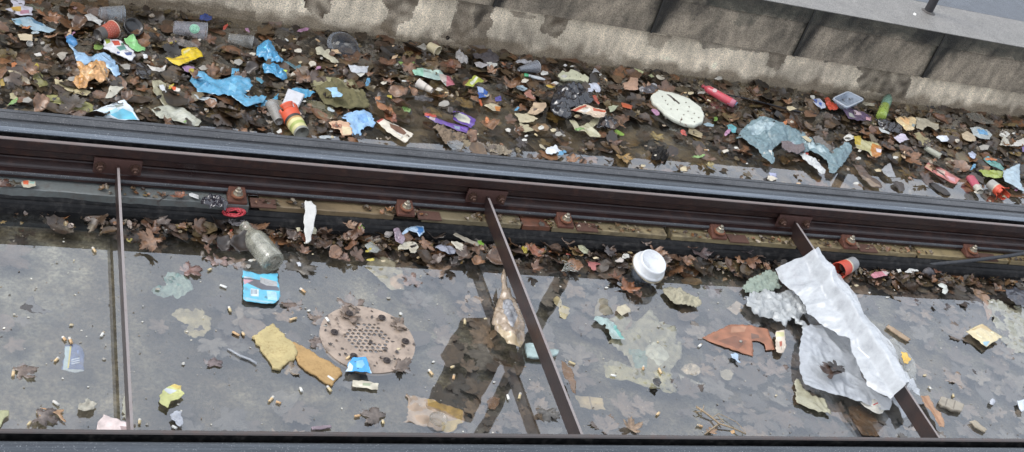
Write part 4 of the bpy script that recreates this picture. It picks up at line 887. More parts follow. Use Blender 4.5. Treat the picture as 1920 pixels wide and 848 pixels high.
S('purple_wrapper', 'purple wrapper with a white label, rear one of the two', 'wrapper', P('11', [(1478, -8), (1560, 5), (1645, 45), (1642, 82), (1612, 112), (1540, 85), (1480, 55)]), '5f4690', [(P('11', [(1495, 0), (1580, 22), (1608, 50), (1600, 82), (1520, 58), (1485, 30)]), 'c2bfae')], z=.018, amp=.004, mat='film')
S('root_debris', 'fibrous tan root debris under the purple wrappers', 'roots', P('11', [(1335, 100), (1390, 90), (1440, 130), (1530, 145), (1592, 165), (1580, 215), (1500, 240), (1420, 235), (1380, 180)]), '7b6a58', z=.006, amp=.016, fs=110, dome=.008, mat='cloth', rag=.004)
S('root_debris', 'flat tan fibre tangle on the wet ledge beside the rail', 'roots', P('11', [(1730, 245), (1790, 232), (1860, 262), (1918, 290), (1900, 318), (1820, 312), (1750, 285)]), '8a7f6e', z=.006, amp=.012, fs=120, mat='cloth', rag=.004)
S('clear_film', 'frosty clear film on the rail edge below the purple wrappers', 'film', P('11', [(1430, 212), (1500, 200), (1560, 225), (1545, 270), (1480, 275), (1440, 250)]), 'a0a4a8', z=.012, amp=.006, mat='clear_film')
S('tissue', 'white tissue strip by the rail right of the red food cup', 'tissue', P('11', [(470, 172), (520, 165), (600, 178), (598, 192), (530, 190), (480, 188)]), 'aab0b2', z=.012, amp=.005)
S('orange_strip', '~orange red plastic strip', 'plastic strip', P('10', [(1665, 745), (1685, 745), (1702, 795), (1690, 802)]), 'b05a3a', z=.012, mat='plastic')
S('cream_wrapper', 'cream wrapper with an orange corner below the deep blue wrapper', 'wrapper', P('10', [(1712, 795), (1760, 775), (1835, 800), (1832, 838), (1770, 835)]), 'b4a98e', [(P('10', [(1790, 800), (1838, 800), (1835, 840), (1800, 838)]), 'b87a44')], z=.012, mat='film')
S('foam_chip', '~round white foam chip', 'foam', P('11', [(1862, 118), (1890, 113), (1915, 125), (1905, 142), (1875, 136)]), 'd6d2c8', z=.010, mat='foam', dome=.004, dw=.005)
leaf(P('10', [(1455, 495)])[0], .035, '7a4f3c', z=.012, label='russet dead leaf left of the grey white fluff')
leaf(P('10', [(1878, 500)])[0], .028, 'a8755a', z=.014, label='pale orange leaf left of the grey clear cone cup')
leaf(P('10', [(990, 612)])[0], .03, '8a6a58', z=.012)
leaf(P('10', [(1110, 510)])[0], .03, '3e342e', z=.012)
# row 0, column 2
cup('plastic_cup', 'grey clear plastic cone cup with its mouth towards the cream foam', 'cup', P('20', [(55, 520)])[0], P('20', [(183, 502)])[0], .008, .022, .020, streaks('8a8d94'), 'milky_plastic', 'b4b8bc', mark='grey cone cup')
S('silver_film', 'crinkled silver white film behind the grey cone cup', 'film', P('20', [(20, 468), (70, 455), (140, 458), (160, 478), (90, 492), (40, 485)]), 'a8a8ac', z=.018, amp=.010, mat='shiny_film')
V, Fs = lathe(un(*P('20', [(92, 562)])[0], .012), un(*P('20', [(265, 602)])[0], .012) - un(*P('20', [(92, 562)])[0], .012), [(0, .0001), (0, .0085), (.014, .0088), (.0145, .0075), (.055, .0085), (.074, .004), (.075, .0001)], 20, .6)
o = mk('small_tube', V, Fs, 'plastic', [lin('3f9c6c')] * 60 + [lin('c6cacc')] * (len(Fs) - 60), None, True); reg(o, 'white squeeze tube with a green cap under the grey cone cup', 'tube', P('20', [(175, 580)])[0], mark='white tube')
S('foam_piece', 'cream broken foam piece with black pits', 'foam', P('20', [(343, 562), (360, 545), (382, 530), (405, 545), (425, 540), (440, 518), (500, 540), (530, 562), (545, 555), (582, 590), (572, 614), (500, 598), (450, 592), (400, 596), (365, 585)]), 'c3c2a6', [(P('20', [(478, 560), (486, 560), (484, 568)]), '2c2a22'), (P('20', [(430, 570), (438, 572), (434, 580)]), '2c2a22'), (P('20', [(510, 575), (520, 575), (516, 584)]), '2c2a22'), (P('20', [(400, 565), (406, 566), (403, 571)]), '2c2a22')], z=.012, amp=.002, thick=.012, mat='foam', mark='cream foam piece')
S('tissue', '~white tissue crumb', 'tissue', P('20', [(382, 490), (400, 482), (415, 492), (395, 500)]), 'cfccc8', z=.018)
S('tissue', '~grey white paper peak', 'paper', P('20', [(598, 556), (608, 530), (622, 508), (645, 530), (660, 552), (630, 545)]), 'a8a8aa', z=.014, amp=.008)
S('paper_ring', 'white crumpled paper ring above the black bag', 'paper', P('20', [(558, 650), (585, 630), (630, 630), (665, 660), (662, 690), (630, 692), (612, 668), (600, 694), (575, 685)]), 'b8bcc8', z=.016, amp=.008, dome=.006, mat='paper', mark='crumpled paper ring')
S('napkin', 'tan crumpled napkin above the white foam pad', 'napkin', P('20', [(828, 625), (880, 608), (885, 580), (945, 595), (942, 682), (880, 680), (845, 670)]), 'b18f78', z=.014, amp=.008, dome=.006, mark='tan napkin')
S('plastic_bag', 'shiny black rubbish bag rising out of the leaves', 'plastic bag', [(1030, 200), (1036, 180), (1046, 165), (1056, 160), (1072, 161), (1090, 166), (1104, 178), (1112, 192), (1100, 200), (1092, 208), (1080, 206), (1066, 208), (1072, 222), (1060, 230), (1042, 222), (1030, 213)], '1b1d25', z=.014, amp=.014, fs=42, dome=.030, dw=.03, mat='shiny_film', mark='black bag')
S('plastic_bag', 'black bag end with folds, right of the cream film', 'plastic bag', P('21', [(630, 125), (650, 70), (690, 30), (740, 40), (790, 75), (780, 100), (730, 120), (690, 135)]), '20222a', z=.010, amp=.014, fs=45, dome=.014, mat='shiny_film')
S('striped_wrapper', 'red, white and orange striped wrapper lying on the black bag', 'wrapper', P('20', [(438, 832), (480, 812), (548, 788), (580, 800), (600, 815), (698, 830), (705, 850), (690, 880), (620, 880), (560, 860), (500, 850)]), 'c6b29c', [(P('20', [(440, 832), (550, 795), (560, 805), (470, 845)]), 'a8503c'), (P('20', [(600, 820), (700, 835), (700, 848), (610, 838)]), 'b4583c'), (P('20', [(500, 840), (580, 815), (590, 835), (540, 850)]), 'd8d4cc')], z=.038, amp=.006, mat='film', mark='striped wrapper')
S('cream_film', 'cream translucent film spreading below the striped wrapper', 'film', P('21', [(425, 62), (470, 60), (505, 105), (560, 85), (620, 38), (662, 30), (640, 88), (605, 112), (665, 180), (650, 190), (578, 188), (545, 140), (480, 132)]), 'a5a082', [(P('21', [(560, 120), (610, 108), (660, 180), (585, 185)]), 'b8b498')], z=.014, amp=.008, mat='film', mark='cream film')
S('card_scrap', 'cream rounded cardboard scrap left of the black bag', 'card', P('20', [(118, 846), (150, 800), (165, 768), (255, 770), (260, 790), (225, 840), (180, 862), (140, 858)]), 'b49c80', [(P('20', [(160, 815), (190, 812), (185, 830), (160, 832)]), '6c5c50')], z=.016, amp=.003, mat='card', mark='cream cardboard scrap')
S('food_wrap', 'cream torn paper sheet, upper piece left of the black bag', 'paper', P('21', [(22, 10), (80, 8), (130, -5), (192, 45), (140, 75), (90, 68), (60, 72)]), 'b4a98c', z=.010, amp=.006, rag=.003)
S('food_wrap', 'cream torn paper sheet, lower piece left of the black bag', 'paper', P('21', [(58, 80), (120, 88), (155, 130), (120, 142), (80, 146)]), 'aaa184', z=.008, amp=.005, rag=.003)
S('flat_disc', 'tan round leaf-like disc by the cream torn paper', 'leaf', P('21', [(155, 100), (190, 84), (250, 85), (278, 118), (250, 140), (190, 140), (160, 122)]), '7c6448', z=.006, mat='sodden')
S('lime_scrap', '~pale lime paper flake', 'paper', P('20', [(915, 515), (945, 528), (990, 540), (975, 556), (932, 548)]), 'c2c694', z=.012, mat='film')
S('lime_scrap', '~pale green flake', 'paper', P('20', [(1018, 570), (1045, 562), (1066, 580), (1045, 588)]), 'a4aa80', z=.012, mat='film')
S('tissue', 'cream white tissue clump at the wall foot above the foam pad', 'tissue', P('20', [(1078, 572), (1100, 562), (1142, 572), (1138, 600), (1105, 598)]), 'b8b09e', z=.014, amp=.006)
S('yellow_strip', '~yellow plastic strip', 'plastic strip', P('20', [(250, 645), (290, 640), (322, 652), (300, 666), (270, 660)]), 'b89a48', z=.014, mat='film')
S('snack_wrapper', 'white and blue scrap left of the black bag', 'wrapper', P('20', [(25, 648), (80, 644), (116, 672), (80, 688), (45, 670)]), '9fb0b8', z=.014, mat='film')
S('pink_strip', 'pinkish bent plastic spoon piece by the white and blue scrap', 'plastic piece', P('20', [(90, 698), (130, 672), (145, 680), (148, 705), (178, 735), (160, 745), (110, 720)]), '9a6e60', z=.016, mat='plastic', amp=.005)
S('green_scrap', 'grey green leaf scrap right of the black bag', 'leaf', P('20', [(725, 798), (760, 788), (798, 795), (785, 812), (762, 840), (735, 842)]), 'a0a48a', z=.012, mat='leaf')
S('red_leaf', 'brick red leaf scrap on the right of the black bag', 'leaf', P('20', [(585, 720), (630, 718), (655, 770), (652, 785), (610, 752)]), 'a05040', z=.018, mat='leaf')
S('orange_strip', 'orange red plastic strip left of the foam pad', 'plastic strip', P('20', [(820, 768), (905, 790), (895, 822), (828, 805)]), 'ac5434', z=.014, mat='plastic')
S('foam_pad', 'large white oval foam pad with brown specks and a slot', 'foam pad', [(1221, 180), (1234, 169), (1260, 174), (1293, 185), (1315, 202), (1320, 215), (1318, 228), (1302, 235), (1285, 232), (1262, 222), (1250, 214), (1238, 202), (1225, 190)], 'd0d2c4', [([(1259, 184), (1262, 183), (1275, 194), (1273, 196)], '4a463c')] + [([(a, b), (a + 3.5, b - .5), (a + 2.5, b + 2.6)], '5c5244') for a, b in [(1268, 205), (1280, 215), (1290, 200), (1300, 212), (1295, 222), (1240, 180), (1250, 195), (1308, 220), (1284, 192), (1256, 204), (1275, 224), (1300, 228), (1246, 188), (1288, 208)]], z=.022, amp=.0015, thick=.014, mat='foam', colvar=.05, mark='white foam pad')
S('grey_bag', 'dark grey bag with a white edge behind the foam pad', 'plastic bag', P('20', [(942, 668), (1000, 655), (1050, 622), (1085, 640), (1095, 665), (1060, 708), (1000, 705), (960, 695)]), '4c4b50', [(P('20', [(1040, 625), (1085, 635), (1085, 660), (1050, 655)]), 'b4b4b8'), (P('20', [(945, 660), (990, 655), (985, 685), (950, 680)]), '9c9a9c')], z=.012, amp=.010, dome=.006, mat='film')
def pinkbottle():
    A = un(1318, 162, .018); B = un(1378, 196, .018); ax = B - A; L = np.linalg.norm(ax); root = empty('pink_bottle', A)
    V, Fs = lathe(A, ax, [(0, .0001), (0, .006), (.010, .006), (.014, .011), (.024, .0145), (L - .016, .0155), (L - .014, .0145), (L - .001, .0145), (L, .0001)], 28, jit=.05)
    C = []
    for i in range(8): C += [lin('c9505c' if i < 5 else 'c8788a')] * 28
    mk('bottle_body', V, Fs, 'plastic', C, root, True)
    a, u, v = frame(ax); want = Vector((-.1, -1.2, 1.6)).normalized(); th0 = max(np.linspace(0, 6.28, 90), key=lambda t: (u * math.cos(t) + v * math.sin(t)).dot(want)); V = []; Fs = []
    for i in range(17):
        for rr in (.0001, .003, .006, .0085):
            q = 2 * math.pi * i / 16; V.append(Vector(A) + a * (L * .36 + rr * math.cos(q)) + (u * math.cos(th0 + rr * math.sin(q) / .0155) + v * math.sin(th0 + rr * math.sin(q) / .0155)) * .0163)
    for i in range(16):
        for j in range(3): Fs.append((i * 4 + j, i * 4 + j + 1, i * 4 + j + 5, i * 4 + j + 4))
    mk('round_label', V, Fs, 'plastic', lin('d8b0b0'), root); V, Fs = lathe(A, ax, [(-.004, .0001), (-.004, .0068), (.008, .0068), (.008, .006)], 16); mk('cap', V, Fs, 'plastic', lin('a04048'), root, True)
    reg(root, 'bright pink plastic bottle with a pale round label', 'bottle', (1348, 180), mark='pink bottle')
pinkbottle()
def cable(name, pts, r, label, col='26262a', mat='rubber', cat='cable'):
    P3 = [Vector(un(x, y, z)) for x, y, z in pts]; fine = []
    for i in range(len(P3) - 1):
        p0, p1, p2, p3 = P3[max(i - 1, 0)], P3[i], P3[i + 1], P3[min(i + 2, len(P3) - 1)]
        for t in np.linspace(0, 1, 8, endpoint=False): fine.append(.5 * ((2 * p1) + (-p0 + p2) * t + (2 * p0 - 5 * p1 + 4 * p2 - p3) * t * t + (-p0 + 3 * p1 - 3 * p2 + p3) * t ** 3))
    fine.append(P3[-1]); V, Fs = tube(fine, r, 10); o = mk(name, V, Fs, mat, lin(col), None, True); return reg(o, label, cat, pts[len(pts) // 2][:2])
cable('black_cable', [(1362, 178, .012), (1395, 184, .016), (1440, 195, .014), (1490, 208, .010), (1530, 214, .004)], .0028, 'thin black cable running from the pink bottle through the leaves')
cable('black_cable', [(1690, 502, .000), (1745, 496, .030), (1800, 491, .060), (1860, 484, .078), (1930, 473, .088), (2120, 432, .10)], .0062, 'thick black cable leaving the leaf heap along the rail pads', '3a3c40')
S('clear_film', 'crumpled brown tinted clear bag right of the pink bottle', 'plastic bag', P('20', [(1700, 690), (1750, 650), (1830, 640), (1885, 690), (1880, 755), (1800, 765), (1730, 740)]), '6c5a44', z=.012, amp=.014, dome=.010, mat='clear_film')
S('paper_scrap', 'grey white paper flake at the wall foot above the pink bottle', 'paper', P('20', [(1518, 592), (1545, 570), (1575, 562), (1577, 595), (1545, 600)]), 'b4b0a6', z=.014)
# row 0 and 1, column 3
S('snack_wrapper', 'white wrapper with cobalt blue print left of the red plastic', 'wrapper', P('30', [(330, 745), (385, 742), (420, 775), (432, 805), (400, 818), (352, 782)]), 'b9c0d4', [(P('30', [(335, 745), (370, 748), (365, 775), (345, 770)]), '4464b0'), (P('30', [(385, 765), (405, 775), (400, 800), (380, 780)]), '4464b0')], z=.014, amp=.005, mat='film', mark='cobalt and white wrapper')
S('red_plastic', 'broken orange red plastic left of the white tray', 'plastic piece', P('30', [(418, 748), (440, 732), (462, 745), (470, 765), (518, 785), (530, 812), (500, 832), (455, 828), (440, 790)]), 'b8462e', z=.014, amp=.009, fs=60, mat='plastic', mark='orange red plastic')
def tray():
    pts = [(1561, 185), (1590, 172), (1620, 187), (1588, 202)]; z0 = .030; top = [un(*p, z0) for p in pts]; c = sum(top) / 4; root = empty('food_tray', c)
    def loop(k, z, n=6):
        out = []
        q = [c + (p - c) * k for p in top]
        for i in range(4):
            a0, b0, d0 = q[i - 1], q[i], q[(i + 1) % 4]
            for t in np.linspace(0, 1, n):
                p1 = b0 + (a0 - b0) * .16 * (1 - t); p2 = b0 + (d0 - b0) * .16 * t; out.append(p1 * (1 - t) + p2 * t)
        return [np.array([p[0], p[1], z]) for p in out]
    L = [loop(1.06, z0 - .003), loop(1.06, z0), loop(.93, z0), loop(.80, z0 - .022), loop(.78, z0 - .024)]; V = sum(L, []); n = len(L[0]); Fs = []
    for i in range(4):
        for j in range(n): Fs.append((i * n + j, i * n + (j + 1) % n, (i + 1) * n + (j + 1) % n, (i + 1) * n + j))
    Fs.append(tuple(4 * n + j for j in range(n))); o = mk('tray_body', V, Fs, 'milky_plastic', lin('b9c4d2'), root, False, .0008)
    V, Fs = tube([tuple(p) for p in loop(1.0, z0 + .0015)] + [tuple(loop(1.0, z0 + .0015)[0])], .0022, 6); mk('rolled_rim', V, Fs, 'plastic', lin('cfd6de'), root, True)
    reg(root, 'translucent white square tray with a rolled rim', 'tray', (1590, 187), mark='white tray')
tray()
def sodabottle():
    A = un(1652, 219, .022); B = un(1665, 184, .022); ax = B - A; L = np.linalg.norm(ax); root = empty('drink_bottle', A)
    V, Fs = lathe(A, ax, [(0, .0001), (0, .016), (.004, .0195), (L * .4, .0195), (L * .55, .0175), (L * .65, .0195), (L * .92, .0185), (L * 1.05, .013), (L + .008, .0125)], 28, jit=.08)
    C = []
    for i in range(8): C += [lin('a6bd58' if i < 4 else '8fb8a0')] * 28
    mk('bottle_body', V, Fs, 'milky_plastic', C, root, True)
    V, Fs = lathe(Vector(A) + Vector(ax).normalized() * (L + .002), ax, [(0, .0125), (.012, .0125), (.013, .0001)], 18); mk('cap', V, Fs, 'plastic', lin('7fa59a'), root, True)
    reg(root, 'clear green drink bottle with a lime label right of the white tray', 'bottle', (1658, 200), mark='green bottle')
sodabottle()
S('cream_stick', '~cream flat stick', 'stick', P('30', [(700, 775), (720, 765), (800, 780), (798, 798), (730, 792)]), 'a8a08c', z=.014, mat='card')
S('purple_scrap', 'dark purple wrapper with pink specks under the white tray', 'wrapper', P('31', [(560, -25), (610, -40), (650, -30), (700, -10), (770, 30), (775, 65), (730, 55), (670, 60), (600, 40)]), '594a62', [(P('31', [(640, -20), (690, -5), (700, 20), (650, 10)]), 'b8a4ac'), (P('31', [(730, 35), (770, 40), (765, 65), (735, 60)]), 'b88c94'), (P('31', [(600, 0), (640, 15), (660, 45), (610, 30)]), '9ca09a')], z=.012, amp=.006, mat='film', mark='dark purple wrapper')
S('cloth', 'large teal grey cloth sprawled in the water behind the far rail', 'cloth', [(1379, 263), (1388, 248), (1402, 234), (1412, 224), (1430, 222), (1452, 226), (1472, 236), (1490, 244), (1512, 256), (1535, 270), (1556, 284), (1572, 280), (1582, 268), (1594, 270), (1597, 284), (1586, 302), (1572, 318), (1564, 328), (1554, 326), (1550, 306), (1536, 294), (1520, 286), (1505, 290), (1492, 276), (1472, 268), (1458, 272), (1447, 284), (1452, 306), (1446, 312), (1432, 300), (1420, 280), (1404, 272), (1390, 262)], '8199a0', [([(1400, 240), (1430, 230), (1450, 238), (1440, 250), (1410, 255)], 'b0c4ca'), ([(1500, 262), (1540, 280), (1550, 292), (1510, 278)], 'b4c8cc')], z=.012, amp=.013, fs=38, dome=.008, dw=.02, mat='sheer_cloth', sp=.004, mark='teal grey cloth')
S('foam_chunk', 'white lumpy foam chunk in a fold of the teal grey cloth', 'foam', P('31', [(232, 308), (270, 305), (312, 322), (350, 345), (382, 372), (432, 430), (428, 455), (400, 462), (345, 415), (305, 385), (270, 350)]), 'c0c2c0', z=.016, amp=.008, fs=70, dome=.010, mat='foam', mark='white foam chunk')
S('rag', 'mauve grey rag heap resting on the teal grey cloth', 'rag', P('31', [(95, 215), (140, 205), (215, 235), (270, 240), (275, 280), (235, 300), (160, 300), (110, 270)]), '6c6264', [(P('31', [(180, 215), (205, 215), (210, 230), (185, 232)]), 'b8c0d0')], z=.030, amp=.010, fs=60, mat='cloth')
S('rag', 'grey mauve rag behind the teal grey cloth', 'rag', P('31', [(330, 180), (380, 175), (440, 220), (480, 250), (540, 300), (500, 315), (430, 285), (370, 250)]), '6e6a66', z=.012, amp=.010, fs=60, mat='cloth')
S('cream_scrap', '~cream rounded paper', 'paper', P('31', [(248, 172), (290, 172), (330, 205), (318, 222), (285, 205)]), 'b8ac90', z=.03)
S('snack_wrapper', 'yellow, cream and orange wrapper right of the teal grey cloth', 'wrapper', P('31', [(640, 180), (695, 172), (700, 200), (790, 225), (815, 232), (850, 262), (850, 320), (800, 342), (760, 305), (720, 285), (660, 262)]), 'aca67c', [(P('31', [(640, 175), (698, 170), (695, 240), (650, 240)]), 'b09a3a'), (P('31', [(780, 230), (855, 260), (850, 340), (790, 340), (765, 290)]), 'b0763c'), (P('31', [(810, 270), (850, 275), (845, 300), (815, 295)]), 'ccc6cc')], z=.014, amp=.005, mat='film', mark='yellow and orange wrapper')
S('cream_wrapper', 'large cream and orange bag right of the green bottle', 'plastic bag', P('31', [(950, 40), (1010, 32), (1105, 35), (1112, 75), (1090, 130), (1035, 138), (1000, 95), (960, 70)]), 'cfb88e', [(P('31', [(980, 40), (1060, 45), (1050, 100), (1010, 80)]), 'd4ac7c'), (P('31', [(1080, 85), (1105, 90), (1090, 115), (1070, 110)]), '8c9a98')], z=.018, amp=.005, dome=.008, mat='film', mark='cream and orange bag')
S('tan_paper', 'long tan and white paper right of the cream and orange bag', 'paper', P('31', [(1108, 35), (1180, 45), (1230, 70), (1280, 85), (1282, 118), (1260, 132), (1190, 105), (1160, 130), (1110, 110)]), 'a09884', z=.014, amp=.006, mat='paper')
S('black_film', 'black crumpled film below the green bottle', 'film', P('31', [(790, 55), (850, 40), (920, 85), (980, 95), (1002, 130), (1000, 158), (930, 150), (860, 120)]), '252326', z=.012, amp=.014, fs=50, dome=.006, mat='shiny_film', mark='black crumpled film')
S('paper_scrap', '~white curved plastic rim', 'plastic strip', P('31', [(822, 105), (850, 120), (912, 150), (905, 162), (850, 145)]), 'bcc0be', z=.014, mat='plastic')
S('paper_scrap', 'white crumpled receipt below the black crumpled film', 'paper', P('31', [(945, 185), (1000, 150), (1030, 165), (1058, 198), (1020, 210), (990, 226)]), 'c0b9c6', z=.014, amp=.004)
S('foam_chip', 'white oval foam chip right of the long tan paper', 'foam', P('31', [(1258, 178), (1290, 168), (1340, 172), (1358, 198), (1345, 214), (1300, 214)]), 'cdd2da', z=.014, amp=.002, dome=.008, dw=.01, mat='foam', mark='white foam chip')
cup('plastic_cup', 'small cream plastic tube lying below the long tan paper', 'cup', P('31', [(1180, 262)])[0], P('31', [(1290, 325)])[0], .010, .0115, .012, [(0, 'b5b5a4')], 'milky_plastic', 'c2c2b4', mark='cream plastic tube')
S('paper_scrap', 'olive and tan paper folds above the cream plastic tube', 'paper', P('31', [(1095, 150), (1130, 140), (1180, 180), (1228, 205), (1200, 222), (1165, 245), (1120, 200)]), '8f8664', z=.012, amp=.005)
S('card_box', 'red and white printed cardboard lying flat right of the cream tube', 'card', P('31', [(1175, 402), (1205, 370), (1270, 395), (1330, 430), (1400, 470), (1440, 495), (1412, 532), (1370, 520), (1300, 480), (1235, 440)]), 'b46e68', [(P('31', [(1180, 385), (1230, 385), (1260, 405), (1230, 435), (1180, 405)]), 'b89478'), (P('31', [(1270, 415), (1330, 440), (1320, 475), (1270, 450)]), 'c2aa9c'), (P('31', [(1340, 470), (1400, 490), (1405, 520), (1360, 505)]), 'c2959a')], z=.012, amp=.003, mat='card', thick=.003, mark='red and white cardboard')
cup('paper_cup', 'crushed red cup with a white band, left of the grey and orange cup', 'cup', P('31', [(1590, 590)])[0], P('31', [(1520, 490)])[0], .014, .018, .018, [(0, 'b0aca0'), (.35, 'a8485a')], 'card', 'b06060', mark='crushed red cup', squash=.8, jit=.2)
def torn():
    def ex(root, A, B):
        a, u, v = frame(Vector(B) - Vector(A)); L = (Vector(B) - Vector(A)).length
        for k, (th0, ln) in enumerate([(2.6, .034), (3.9, .016), (5.2, .012), (.2, .012), (1.4, .028)]):
            V, Fs = [], []
            for i in range(6):
                for j in range(5):
                    th = th0 + (j / 4) * 1.05; t = L + i / 5 * ln; r = .021 + .010 * (i / 5) ** 2 * (1 if k % 2 else -.3); V.append(tuple(Vector(A) + a * t + (u * math.cos(th) + v * math.sin(th)) * r))
            for i in range(5):
                for j in range(4): q = i * 5 + j; Fs.append((q, q + 1, q + 6, q + 5))
            mk('torn_flap', V, Fs, 'card', lin('d2553a'), root, True, .0008)
    cup('paper_cup', 'torn paper cup with grey base and orange red flaps by the far rail', 'cup', P('31', [(1665, 530)])[0], P('31', [(1740, 590)])[0], .019, .021, .022, [(0, '9c9a94'), (.55, 'b8ac98'), (.65, 'c84f36')], 'card', 'c84f36', extra=ex, rim=False, mark='torn orange cup')
torn()
S('paper_cone', 'pale blue grey paper cone standing above the torn orange cup', 'paper', P('31', [(1758, 440), (1830, 405), (1892, 378), (1888, 450), (1890, 520), (1925, 590), (1890, 580), (1840, 545), (1775, 515)]), 'a2b4be', z=.026, amp=.004, dome=.012, mat='paper', mark='pale blue paper cone')
S('lime_film', 'lime green film left of the pale blue paper cone', 'film', P('31', [(1575, 432), (1640, 425), (1765, 445), (1755, 492), (1690, 490), (1620, 478)]), '93a04a', z=.012, amp=.006, mat='film', mark='lime film')
S('plastic_film', 'teal and green film strip above the lime film', 'film', P('31', [(1608, 345), (1645, 328), (1700, 365), (1780, 415), (1760, 432), (1690, 410), (1640, 380)]), '5c9088', [(P('31', [(1608, 340), (1650, 328), (1690, 365), (1650, 375)]), '4f9fb0')], z=.012, amp=.006, mat='film', mark='teal film strip')
S('snack_wrapper', 'small white and blue ball of film left of the teal film strip', 'wrapper', P('31', [(1500, 305), (1530, 292), (1562, 320), (1545, 348), (1512, 335)]), 'a4acc0', z=.014, amp=.006, dome=.006, mat='film')
S('paper_triangle', 'grey stiff plastic triangle left of the red and white cardboard', 'plastic piece', P('31', [(848, 425), (880, 398), (915, 374), (935, 420), (960, 482), (900, 480), (865, 450)]), '8f9092', z=.014, amp=.002, mat='plastic', thick=.001, mark='grey plastic triangle')
S('cream_stick', '~pale yellow stub', 'stick', P('31', [(800, 425), (830, 418), (856, 430), (850, 444), (815, 440)]), 'b8a888', z=.010, mat='card')
S('wood_piece', 'dark flat wood piece in the water near the crushed red cup', 'wood', P('31', [(1210, 510), (1260, 530), (1330, 570), (1372, 612), (1340, 618), (1270, 580), (1220, 535)]), '33302f', z=.006, amp=.002, thick=.006, mat='twig', mark='dark wood piece')
S('wood_piece', 'brown triangular bark piece left of the grey plastic triangle', 'bark', P('31', [(625, 385), (700, 400), (760, 470), (850, 530), (852, 570), (770, 560), (690, 480), (660, 430)]), '55453a', [(P('31', [(690, 470), (760, 500), (840, 560), (770, 555)]), '8a7866')], z=.006, amp=.004, mat='sodden', mark='brown bark piece')
S('cream_scrap', 'cream paper curl above the small white and blue ball', 'paper', P('31', [(1448, 160), (1500, 135), (1545, 165), (1560, 215), (1520, 220), (1465, 195)]), 'b3a288', z=.014, amp=.005, dome=.005)
S('blue_tray', 'oval white and sky blue wrapper near the right edge', 'wrapper', P('31', [(1510, 115), (1560, 108), (1640, 125), (1680, 165), (1660, 200), (1600, 195), (1540, 165)]), 'a8b0b0', [(P('31', [(1560, 130), (1640, 140), (1650, 170), (1580, 165)]), '6c9cc0')], z=.016, amp=.005, dome=.004, mat='film', mark='sky blue oval wrapper')
S('paper_scrap', 'folded white paper wing, left of the pair near the right edge', 'paper', P('31', [(1738, 240), (1770, 165), (1800, 205), (1822, 248), (1780, 250)]), 'b6b2a6', z=.016, amp=.004)
S('paper_scrap', 'folded white paper wing, right of the pair near the right edge', 'paper', P('31', [(1822, 245), (1870, 205), (1925, 190), (1930, 240), (1870, 250)]), 'c0bcb4', z=.016, amp=.004)
S('purple_scrap', '~lilac film scrap', 'film', P('31', [(1905, 250), (1940, 245), (1945, 295), (1910, 290)]), '7f72a0', z=.012, mat='film')
S('clear_film', 'dusty clear film near the wall at the right edge', 'film', P('31', [(1480, 10), (1560, 5), (1680, 60), (1690, 90), (1600, 80), (1500, 40)]), '8a8880', z=.012, amp=.01, mat='clear_film')
S('snack_wrapper', 'tiny lilac and blue wrapper on the mirror-like strip by the far rail', 'wrapper', P('31', [(5, 450), (60, 455), (70, 490), (15, 480)]), 'a0a4c0', z=.006, amp=.003, mat='film')
S('paper_scrap', 'small blue and white wrapper pair right of the foam pad', 'wrapper', P('21', [(1430, 85), (1465, 72), (1515, 88), (1510, 105), (1460, 102)]), '8fa4ae', z=.010, mat='film')
S('teal_scrap', 'teal and rose scrap left of the teal grey cloth', 'wrapper', P('21', [(1608, 90), (1650, 85), (1685, 115), (1680, 150), (1650, 150), (1620, 125)]), '5c9aa2', z=.012, amp=.006, mat='film')
S('card_scrap', 'tan speckled card below the white foam pad', 'card', P('21', [(1325, 112), (1370, 118), (1430, 155), (1422, 192), (1370, 172), (1325, 150)]), '8f8266', z=.006, amp=.002, mat='card', mark='tan speckled card')
S('rust_tuft', 'black bristly tuft standing at the rail', 'bristles', P('21', [(1030, 300), (1060, 270), (1110, 262), (1160, 300), (1172, 345), (1110, 362), (1050, 345)]), '0c0b0b', z=.006, amp=.022, fs=150, dome=.014, mat='cloth', rag=.006, mark='black tuft')
S('tissue', 'bright white torn tissue on the wet ledge by the rail', 'tissue', P('21', [(250, 285), (280, 258), (330, 250), (345, 268), (378, 288), (340, 302), (290, 312), (262, 300)]), 'd0d4da', z=.014, amp=.008, rag=.003, mark='bright white tissue')
S('wood_chip', '~cream wooden chip', 'stick', P('21', [(200, 243), (215, 240), (256, 268), (250, 278), (210, 258)]), 'a8a088', z=.010, mat='card')
leaf(P('21', [(845, 345)])[0], .05, '9a7c48', z=.004, curl=.1, label='amber leaf flat in the water by the rail left of the black tuft')
leaf(P('21', [(1495, 405)])[0], .034, 'a89c6c', z=.006, curl=.3, label='pale yellow leaf by the rail right of the black tuft')
leaf(P('21', [(1440, 330)])[0], .055, '705a4a', z=.010, curl=.5, label='grey brown curled leaf right of the black tuft')
leaf(P('21', [(1090, 185)])[0], .04, '8a7a4c', z=.002, curl=.2, label='olive yellow leaf in the water above the black tuft')
leaf(P('21', [(770, 225)])[0], .04, '6c5040', z=.002, curl=.2)
S('green_leaf', '~bright green leaf sprig', 'leaf', P('21', [(765, 130), (785, 122), (842, 160), (838, 172), (800, 168)]), '7c9c3c', z=.010, mat='leaf')
S('green_leaf', '~bright green leaf sprig', 'leaf', P('21', [(1515, 30), (1540, 28), (1545, 55), (1520, 58)]), '6f9044', z=.010, mat='leaf')
S('green_leaf', '~green leaf bit', 'leaf', P('10', [(1065, 470), (1090, 462), (1112, 480), (1085, 492)]), '7c9c52', z=.012, mat='leaf')
S('green_leaf', '~green leaf bit', 'leaf', P('10', [(1165, 465), (1185, 458), (1195, 475), (1175, 482)]), '6c8c4a', z=.012, mat='leaf')
